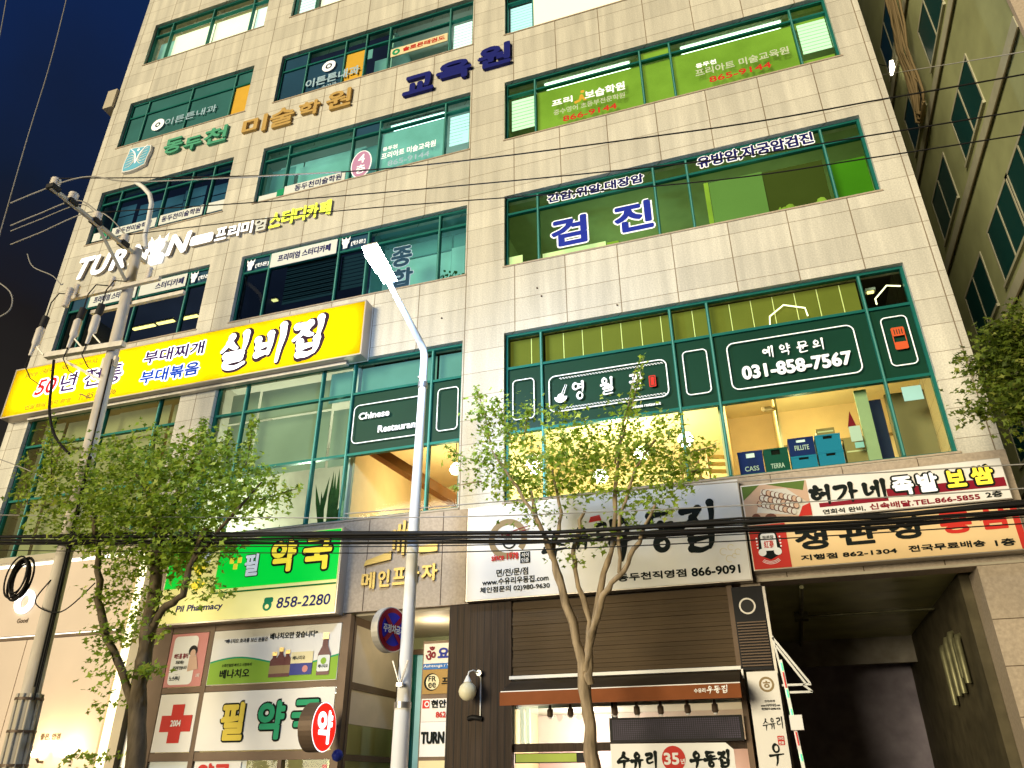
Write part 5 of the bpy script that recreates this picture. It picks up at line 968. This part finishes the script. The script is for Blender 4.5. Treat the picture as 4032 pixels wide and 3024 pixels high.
q = MB(); q.tube([PO(1175, 900, -2.1), PO(1160, 780, -2.1), PO(1195, 640, -2.1), PO(1235, 420, -2.1), PO(1215, 320, -2.1), PO(1150, 245, -2.1), PO(1070, 190, -2.1)], .055, 'lamp_white', 10); q.build('conduit_bend', t)
for dx, r_, z0, z1 in ((.16, .016, 3.1, 9.5), (.21, .020, 2.9, 7.3), (.25, .012, 3.0, 6.2)):
    q = MB(); q.tube([(px(z0)+dx, -2.3, z0), (px(4.6)+dx+.02, -2.32, 4.6), (px((z0+z1)/2)+dx-.01, -2.3, (z0+z1)/2), (px(z1)+dx-.04, -2.28, z1)], r_, 'cable', 6); q.build('riser_cable', t)
q = MB(); q.bar((-14.0, -2.42, 9.82), (-11.9, -2.42, 9.72), .12, .12, 'galv'); q.bar((-13.6, -2.34, 9.7), (px(9), -2.3, 9.0), .05, .05, 'galv'); q.bar((px(9.8), -2.2, 9.35), (px(9.8), -2.2, 9.6), .36, .1, 'galv'); q.build('switch_bracket', t)
for x in (-14.32, -13.28, -12.78):
    q = MB(); q.tube([(x-.06, -2.5, 9.85), (x-.03, -2.5, 10.1), (x, -2.5, 10.15), (x, -2.5, 10.5), (x+.02, -2.5, 10.56)], [.035, .05, .085, .085, .05], 'porcelain', 10); q.tube([(x+.02, -2.5, 10.56), (x+.05, -2.5, 10.82)], .075, 'rubber', 10); q.tube([(x+.05, -2.5, 10.8), (x+.05, -2.5, 11.2), (x+.2, -2.5, 11.42), (x+.5, -2.45, 11.36)], .014, 'cable', 6); q.bar((x, -2.48, 10.1), (x+.25, -2.44, 9.85), .03, .03, 'galv'); q.tube([(x-.06, -2.5, 9.86), (x-.1, -2.5, 9.6), (x+.1, -2.45, 9.3), (x+.4, -2.4, 9.1)], .012, 'cable', 6); q.build('cutout_switch', t)
for z in (6.3, 8.6): 
    q = MB(); q.bar((px(z)-.15, -2.35, z), (px(z)-.4, -2.38, z+.12), .02, .02, 'bronze'); q.build('step_bolt', t)
t = thing('cable_coil', 'loose coil of black cable hanging beside the utility pole', 'cable coil', (-12.9, -2.5, 5.0)); q = MB(); random.seed(2)
for k in range(9):
    cx, cz, r_ = -12.8+random.uniform(-.05, .05), 4.93+random.uniform(-.05, .05), random.uniform(.30, .40)
    q.tube([(cx+.62*r_*math.cos(a*.2618), -2.55+.02*k, cz+r_*math.sin(a*.2618)) for a in range(25)], .016, 'cable', 6)
q.build('loops', t)

# ------------------------------------------------------------------ overhead cables
def cable(pts, r, label, m_='cable', group=None, name='overhead_cable', cat='cable'):
    q = MB(); out = []
    pts = [Vector(p_) for p_ in pts]
    for i in range(len(pts)-1):
        p0, p1, p2, p3 = pts[max(i-1, 0)], pts[i], pts[i+1], pts[min(i+2, len(pts)-1)]
        for k in range(8):
            u = k/8; out.append(.5*(2*p1+(p2-p0)*u+(2*p0-5*p1+4*p2-p3)*u*u+(3*p1-p0-3*p2+p3)*u**3))
    out.append(pts[-1]); q.tube(out, r, m_, 6); o = q.build(name); return meta(o, label, cat, group)
GW = 'power lines crossing the facade'
i1, i2, i3 = Vector((px(12.3), -2.6, 12.58)), Vector((px(12.3), -3.4, 12.58)), Vector((px(12.3), -4.5, 12.58))
cable([i3, C2(0, 1115, -4.4), C3(0, 858, -4.4), C3(1330, 637, -4.4), C3(2212, 482, -4.4), C3(2700, 395, -4.4)], .012, 'uppermost black power line over the clinic windows', group=GW)
cable([i2, C2(0, 1270, -3.4), C3(0, 1060, -3.4), C3(1170, 885, -3.4), C3(2212, 715, -3.4), C3(2700, 640, -3.4)], .012, 'middle black power line over the clinic windows', group=GW)
cable([i1, C2(0, 1365, -2.6), C3(0, 1190, -2.6), C3(1240, 1020, -2.6), C3(2212, 870, -2.6), C3(2700, 800, -2.6)], .012, 'lowest of the power lines over the clinic windows', group=GW)
cable([PX(3350, 315, 4.2), C3(2212, 335, -1.0), C3(2700, 230, -1.0)], .010, 'thin pale wire from the building corner to the right edge', 'cable_light')
cable([PO(-300, 415, -4.5), PO(0, 290, -4.5), PO(340, 165, -4.5), PO(600, 125, -4.5), PO(900, 172, -4.5), PO(1400, 172, -4.5), C2(0, 1115, -4.4)], .014, 'pale power line on the sky side, topmost at the pole', 'cable_light', 'power lines left of the pole')
cable([PO(-300, 660, -3.4), PO(0, 535, -3.4), PO(420, 385, -3.4), i2], .014, 'pale power line on the sky side, second from the top', 'cable_light', 'power lines left of the pole')
cable([PO(-300, 720, -3.2), PO(0, 600, -3.2), PO(460, 430, -3.2), i2-Vector((0, 0, .1))], .011, 'thin pale wire just below the second power line', 'cable_light', 'power lines left of the pole')
cable([PO(-300, 865, -2.6), PO(0, 745, -2.6), PO(620, 505, -2.6), i1], .014, 'pale power line on the sky side, lowest at the pole', 'cable_light', 'power lines left of the pole')
cable([P(275, -60, -3), P(200, 240, -3), P(100, 570, -3), P(-60, 1130, -3)], .012, 'long pale wire falling steeply across the night sky', 'cable_light')
cable([P(38, -80, -3), P(0, 135, -3), P(-60, 420, -3)], .012, 'short pale wire in the top left corner of the sky', 'cable_light')
cable([P(108, 1000, -2.8), P(130, 1050, -2.8), P(205, 1085, -2.8), P(240, 1120, -2.8), PO(270, 1290, -2.6)], .012, 'loose pale wire looping to the left hand insulator', 'cable_light')
cable([P(-40, 1090, -3), P(40, 1150, -3), P(38, 1220, -3), P(-40, 1265, -3)], .014, 'curled cable end at the left edge of the sky', 'cable_light')
# thick bundle : strands lashed together
q = MB(); random.seed(9)
for k in range(8):
    dz, dy = random.uniform(-.10, .10), random.uniform(-.08, .08); r_ = random.choice((.012, .016, .022, .028)); base = [(-40, 1165), (300, 1168), (700, 1160), (1200, 1158), (1600, 1140), (1900, 1124), (2260, 1098)]
    pts = [U(u, v, -2.42)+Vector((0, dy, dz*(1+.5*math.sin(u*.01+k)))) for u, v in base]; q.tube(pts, r_, 'cable', 6)
o = q.build('cable_bundle'); meta(o, 'thick bundle of black communication cables running in front of the shop signs', 'cable bundle')
for k, (dv, m_, lb) in enumerate(((-48, 'cable_light', 'thin pale messenger wire above the thick cable bundle'), (14, 'cable', 'thin black wire hanging just under the cable bundle'), (28, 'cable', 'lowest thin wire below the thick cable bundle'))):
    cable([U(u, v+dv, -2.5) for u, v in ((-40, 1160), (500, 1166), (1000, 1164), (1600, 1140), (2260, 1100))], .008, lb, m_)
cable([U(-20, 985, -2.3), U(90, 1030, -2.3), U(220, 1120, -2.3), U(330, 1160, -2.3)], .01, 'pale wire slanting down through the left tree crown', 'cable_light')
cable([U(745, 1110, -2.2), U(1000, 1090, -2.2), U(1600, 1040, -2.2), U(2260, 1000, -2.2)], .009, 'pale wire crossing in front of the pork restaurant sign', 'cable_light')
cable([(px(4.9), -2.35, 4.9), (-12.35, -2.4, 4.5), (-11.7, -2.4, 4.3), (-11.1, -2.4, 4.75)], .012, 'drooping black cable between the utility pole and left tree')
cable([YE(310, 740, -2.5), YE(290, 950, -2.5), YE(262, 1250, -2.5), YE(280, 1430, -2.5), YE(320, 1560, -2.5), YE(400, 1680, -2.5), YE(480, 1760, -2.5)], .028, 'thick black service cable hanging down in front of the yellow sign')

# ------------------------------------------------------------------ neighbouring building across the alley
mat('rear_wall', (.10, .095, .06), .85, var=.2)
t = thing('rear_building', 'dark building closing the far end of the alley', 'building', (4, 27, .12)); q = MB(); q.box(-6, 18, 26.5, 34, .12, 34, 'rear_wall'); q.build('wall', t); q = MB()
for z in (8, 12, 16, 20, 24): q.box(4.4, 5.6, 26.44, 26.49, z, z+1.4, 'dark_void')
q.build('window', t)
mat('nb_wall', (.33, .345, .17), .8, var=.14, vs=1.2); mat('nb_trim', (.40, .38, .27), .7, var=.1); mat('nb_glass', (.006, .045, .042), .35, spec=.2); mat('nb_line', (.13, .10, .05), .8)
t = thing('neighbouring_building', 'olive brown neighbouring building with dark windows along the alley', 'building', (6.4, 0, .12))
q = MB(); q.box(6.4, 16, -.02, 26, .12, 30, 'nb_wall'); q.build('wall', t)
q = MB(); q.box(6.36, 16, -.14, -.021, .12, 30, 'granite_low'); q.build('front_cladding', t)
q = MB()
for z in (4.6, 8.0, 11.45, 14.9, 18.35, 21.8): q.box(6.34, 6.399, -.02, 26, z, z+.32, 'nb_trim'); q.box(6.33, 6.339, -.02, 26, z-.06, z-.001, 'nb_line')
q.build('ledge', t)
for z in (8.6, 12.05, 15.55, 19.0, 22.4):
    for y in ((2.6, 6.0, 9.4, 13) if z > 13 else (.9, 2.9, 5.9, 9.2, 13)):
        q = MB(); q.box(6.375, 6.399, y-.06, y, z, z+1.5, 'nb_trim'); q.box(6.375, 6.399, y+2.06, y+2.12, z, z+1.5, 'nb_trim'); q.box(6.37, 6.399, y-.06, y+2.12, z+1.5, z+1.58, 'nb_trim'); q.box(6.33, 6.399, y-.08, y+2.14, z-.08, z, 'nb_trim'); q.box(6.375, 6.399, y+1.0, y+1.06, z, z+1.5, 'nb_trim'); wo = q.build('window', t)
        q = MB(); q.box(6.385, 6.398, y, y+1.0, z, z+1.5, 'nb_glass'); q.box(6.385, 6.398, y+1.06, y+2.06, z, z+1.5, 'nb_glass'); q.build('pane', wo)
t = thing('cable_bundle', 'tangle of pale cables hanging down the alley wall', 'cable bundle', (6.1, 5.4, 18)); random.seed(8); q = MB(); NB = lambda x, y: PX(3350+x*.7349, y*.7349, 6.1)
for k in range(9):
    j = lambda: Vector((random.uniform(-.05, .05), random.uniform(-.12, .12), 0))
    e_ = random.uniform(0, 80); q.tube([NB(170+k*9, -60)+j(), NB(215+k*8, 120)+j(), NB(255+k*6, 260)+j(), NB(300+k*7, 400)+j(), NB(325+k*8, 540-e_)+j(), NB(350+k*5, 650-e_)+j(), NB(385, 655-e_)+j(), NB(395, 560)+j()], random.choice((.025, .035, .045)), 'taupe', 6)
q.build('strands', t)
t = thing('alley_lamp', 'small bright lamp glowing on the alley wall', 'lamp', (6.3, 6.7, 21.4)); q = MB(); q.tube([NB(217, 325), NB(222, 360), NB(219, 400)], [.05, .08, .04], 'bulb', 8); q.build('bulb', t); q = MB(); q.tube([NB(222, 360), NB(150, 345)], .015, 'cable', 6); q.build('arm', t)
t = thing('balcony_railing', 'black metal balcony railing behind the right hand tree', 'railing', (6.0, 2.2, 6.2)); q = MB()
for z in (6.45, 6.75, 7.05): q.bar((5.2, 2.6, z), (6.38, 2.6, z), .03, .03, 'black')
for k in range(9): q.bar((5.2+k*.145, 2.6, 6.4), (5.2+k*.145, 2.6, 7.05), .02, .02, 'black')
q.box(5.15, 6.39, 2.55, 3.6, 6.3, 6.4, 'nb_trim'); q.build('rails', t)

# ------------------------------------------------------------------ trees
mat('bark', (.27, .20, .12), .9, var=.4, vs=14, bump=1, stretch=(1, 1, .25)); mat('bark_dark', (.10, .075, .045), .9, var=.35, vs=14, bump=.6, stretch=(1, 1, .25))
for i, c in enumerate(((.19, .275, .024), (.27, .35, .04), (.115, .175, .015), (.40, .45, .09))): mat('leaf%d' % i, c, .55, spec=.3)
for i, c in enumerate(((.10, .14, .016), (.15, .19, .024), (.07, .10, .012), (.26, .28, .06))): mat('shadeleaf%d' % i, c, .55, spec=.2)  # shade of the dimmer right crown put into the leaf colour
def leafy(m_):
    t = m_.node_tree; b = t.nodes['Principled BSDF']; o = t.nodes['Material Output']; tl = t.nodes.new('ShaderNodeBsdfTranslucent'); mx = t.nodes.new('ShaderNodeMixShader'); mx.inputs[0].default_value = .35
    c = b.inputs['Base Color'].default_value; tl.inputs[0].default_value = (min(1, c[0]*1.6), min(1, c[1]*1.6), c[2], 1)
    t.links.new(b.outputs[0], mx.inputs[1]); t.links.new(tl.outputs[0], mx.inputs[2]); t.links.new(mx.outputs[0], o.inputs[0])
for i in range(4): leafy(MATS['leaf%d' % i]); leafy(MATS['shadeleaf%d' % i])
KIND = ['leaf']
def leaf(q, p_, s, rng):
    d = Vector((rng.gauss(0, 1), rng.gauss(0, 1), rng.gauss(-.35, .6))).normalized(); n = Vector((rng.gauss(0, .6), rng.gauss(-.9, .6), .8)).normalized()
    u = d.cross(n).normalized(); 
    P_ = lambda a, b: p_+d*(a*s)+u*(b*s)
    q.add([P_(0, 0), P_(.25, .16), P_(.42, .52), P_(.58, .20), P_(1.05, 0), P_(.58, -.20), P_(.42, -.52), P_(.25, -.16)], [(0, 1, 2, 3, 4, 5, 6, 7)], KIND[0]+'%d' % rng.choices((0, 1, 2, 3), (5, 3, 3, 1))[0])
def limb(q, pts, r0, r1, m_, rng):
    out = []
    for i in range(len(pts)-1):
        for k in range(4): out.append(Vector(pts[i]).lerp(Vector(pts[i+1]), k/4)+Vector((rng.gauss(0, .012), rng.gauss(0, .012), 0)))
    out.append(Vector(pts[-1])); n = len(out); q.tube(out, [r0+(r1-r0)*i/(n-1)+rng.uniform(-.008, .010)*r0/.08 for i in range(n)], m_, 9)
def tree(label, base, Yp, limbs, blobs, shoots, size, bark, seed, dens=1.0):
    rng = random.Random(seed); t = thing('street_tree', label, 'tree', base)
    q = MB()
    for pts, r0, r1 in limbs: limb(q, [U(u, v, Yp)+Vector((0, dy, 0)) for u, v, dy in pts], r0, r1, bark, rng)
    q.build('trunk', t); q = MB()
    for (u, v, dy, ru, rv, n) in blobs:
        c = U(u, v, Yp)+Vector((0, dy, 0)); ex = (U(u+ru, v, Yp)-U(u, v, Yp)).length; ez = (U(u, v+rv, Yp)-U(u, v, Yp)).length; k = 0
        n = int(n*dens)
        while k < n:
            a = Vector((rng.uniform(-1, 1), rng.uniform(-1, 1), rng.uniform(-1, 1)))
            if a.length > 1: continue
            cl = c+Vector((a.x*ex, a.y*ex*.8, a.z*ez)); m_ = rng.randint(5, 12)
            for _ in range(m_): leaf(q, cl+Vector((rng.gauss(0, .13), rng.gauss(0, .13), rng.gauss(0, .045))), size*rng.uniform(.55, 1.4), rng)
            k += m_
    tw = MB()
    for (u0, v0, u1, v1, dy, n, wd) in shoots:
        a, b_ = U(u0, v0, Yp)+Vector((0, dy, 0)), U(u1, v1, Yp)+Vector((rng.uniform(-.1, .1), dy, 0)); tw.tube([a, a.lerp(b_, .5)+Vector((.02, 0, .01)), b_], [.014, .010, .004], bark, 5)
        for k in range(int(n*1.7)):
            f_ = rng.random()**.8; leaf(q, a.lerp(b_, f_)+Vector((rng.gauss(0, wd*(1-.6*f_)), rng.gauss(0, wd*(1-.6*f_)), rng.gauss(0, .05))), size*rng.uniform(.7, 1.15), rng)
    tw.build('twigs', t); q.build('crown', t); return t
L = [([(290, 1800, 0), (292, 1659, 0), (300, 1480, 0), (318, 1380, 0), (330, 1200, .1), (345, 1100, .1)], .15, .09), ([(285, 1520, 0), (262, 1440, 0), (240, 1380, -.1), (228, 1300, -.15), (232, 1220, -.2), (220, 1120, -.2)], .075, .045), ([(322, 1370, 0), (360, 1320, -.1), (410, 1290, -.15), (425, 1230, -.2), (470, 1150, -.3)], .07, .04), ([(340, 1200, .1), (300, 1050, .2), (250, 980, .3)], .06, .02), ([(345, 1150, .1), (400, 1050, -.1), (450, 980, -.2)], .06, .02), ([(425, 1230, -.2), (520, 1120, -.2), (580, 1050, -.2)], .035, .015)]
Bl = [(200, 1110, 0, 130, 70, 700), (330, 1060, 0, 150, 80, 1200), (450, 1060, -.2, 130, 85, 1100), (300, 1140, .2, 170, 60, 900), (540, 1070, 0, 60, 60, 260), (130, 1060, 0, 70, 60, 240), (360, 980, 0, 120, 45, 420), (470, 990, 0, 70, 55, 300), (225, 1000, 0, 90, 40, 260), (110, 980, 0, 30, 60, 130),
      (330, 1210, 0, 110, 35, 300), (440, 1180, 0, 70, 40, 240), (250, 1270, -.1, 30, 50, 110), (240, 1390, -.1, 32, 55, 110), (285, 1330, 0, 28, 60, 90), (455, 1270, -.15, 50, 28, 80), (340, 1320, 0, 22, 60, 60), (240, 1500, 0, 30, 60, 50), (205, 1640, 0, 35, 22, 40), (330, 1450, -.2, 40, 12, 45), (385, 1170, 0, 120, 60, 350)]
Sh = [(110, 1050, 108, 905, 0, 120, .09), (435, 1000, 440, 905, 0, 110, .09), (530, 1010, 540, 905, 0, 110, .08), (330, 1000, 338, 922, 0, 60, .07), (270, 1010, 275, 945, 0, 50, .07), (490, 1000, 500, 925, 0, 60, .06), (60, 1090, 55, 985, 0, 60, .09), (560, 1080, 640, 1055, 0, 60, .06)]
tree('broad leafy street tree with dense crown beside the utility pole', (-9.65, -2.2, .12), -2.2, L, Bl, Sh, .098, 'bark_dark', 21, 1.95)
L = [([(1292, 1800, 0), (1285, 1659, 0), (1270, 1540, 0), (1258, 1430, 0), (1215, 1270, -.1), (1195, 1200, -.1), (1160, 1120, -.1), (1150, 1060, -.1)], .105, .022), ([(1268, 1500, 0), (1268, 1430, 0), (1270, 1340, .1), (1240, 1240, .1), (1235, 1180, .1), (1260, 1100, .1)], .05, .025), ([(1270, 1480, 0), (1274, 1400, 0), (1300, 1260, 0), (1325, 1170, 0), (1330, 1050, 0), (1335, 970, 0)], .06, .02), ([(1268, 1450, 0), (1274, 1380, 0), (1310, 1290, -.15), (1350, 1240, -.2), (1385, 1180, -.2), (1420, 1100, -.2)], .055, .022), ([(1345, 1245, -.2), (1345, 1120, -.2), (1380, 1020, -.2), (1420, 960, -.2)], .03, .012), ([(1195, 1200, -.1), (1175, 1140, -.2), (1110, 1040, -.2), (1070, 980, -.2)], .035, .012), ([(1195, 1190, 0), (1215, 1110, 0), (1190, 1010, .1)], .035, .012), ([(1330, 1000, 0), (1350, 900, 0), (1375, 790, 0)], .018, .006)]
Bl = [(1110, 1000, 0, 85, 60, 620), (1210, 990, 0, 100, 60, 640), (1320, 980, 0, 100, 60, 640), (1420, 980, 0, 90, 60, 560), (1150, 1050, 0, 110, 36, 330), (1290, 1050, 0, 90, 30, 230), (1400, 1050, 0, 85, 34, 260), (1240, 920, 0, 60, 35, 190), (1050, 900, 0, 25, 60, 150), (1100, 900, 0, 28, 40, 110), (1345, 900, 0, 35, 50, 150), (1470, 1010, 0, 50, 60, 200), (1180, 890, 0, 40, 25, 90), (1040, 985, 0, 40, 20, 70), (1250, 1170, 0, 60, 24, 60), (1340, 1120, 0, 50, 30, 70), (1430, 910, 0, 30, 35, 80), (1180, 1110, -.1, 60, 28, 100), (1440, 1080, 0, 30, 40, 80), (1230, 1205, 0, 25, 22, 30), (1010, 1000, 0, 30, 18, 40)]
Sh = [(1060, 960, 1032, 838, 0, 120, .07), (1105, 960, 1075, 860, 0, 70, .06), (1340, 960, 1382, 775, 0, 100, .06), (1000, 985, 960, 975, 0, 30, .05), (1040, 1040, 985, 1050, 0, 25, .05), (1480, 980, 1540, 965, 0, 40, .06), (1490, 1020, 1545, 1010, 0, 30, .05), (1130, 950, 1145, 880, 0, 50, .06)]
tree('slim pale barked street tree with forked stems in front of the white noodle sign', (-2.45, -2.2, .12), -2.2, L, Bl, Sh, .078, 'bark', 33, 1.25)
KIND[0] = 'shadeleaf'
L = [([(2560, 1800, 0), (2530, 1300, 0), (2420, 1000, 0), (2300, 850, 0)], .13, .05), ([(2400, 980, 0), (2280, 900, 0), (2180, 830, 0)], .05, .015)]
Bl = [(2190, 800, 0, 75, 100, 1100), (2250, 880, 0, 110, 70, 900), (2170, 740, 0, 45, 55, 330), (2230, 720, 0, 60, 60, 400), (2320, 800, 0, 100, 120, 900), (2105, 790, 0, 25, 15, 40), (2100, 890, 0, 25, 18, 50), (2120, 850, 0, 30, 40, 90)]
Sh = [(2180, 720, 2178, 655, 0, 40, .06), (2130, 780, 2072, 772, 0, 35, .05), (2140, 895, 2068, 890, 0, 40, .06), (2130, 820, 2090, 800, 0, 25, .05), (2220, 700, 2215, 650, 0, 30, .06)]
tree('dense street tree with shade in its leaf colour in front of the alley at the right edge', (5.0, -1.5, .12), -1.5, L, Bl, Sh, .085, 'bark_dark', 45, 2.0)
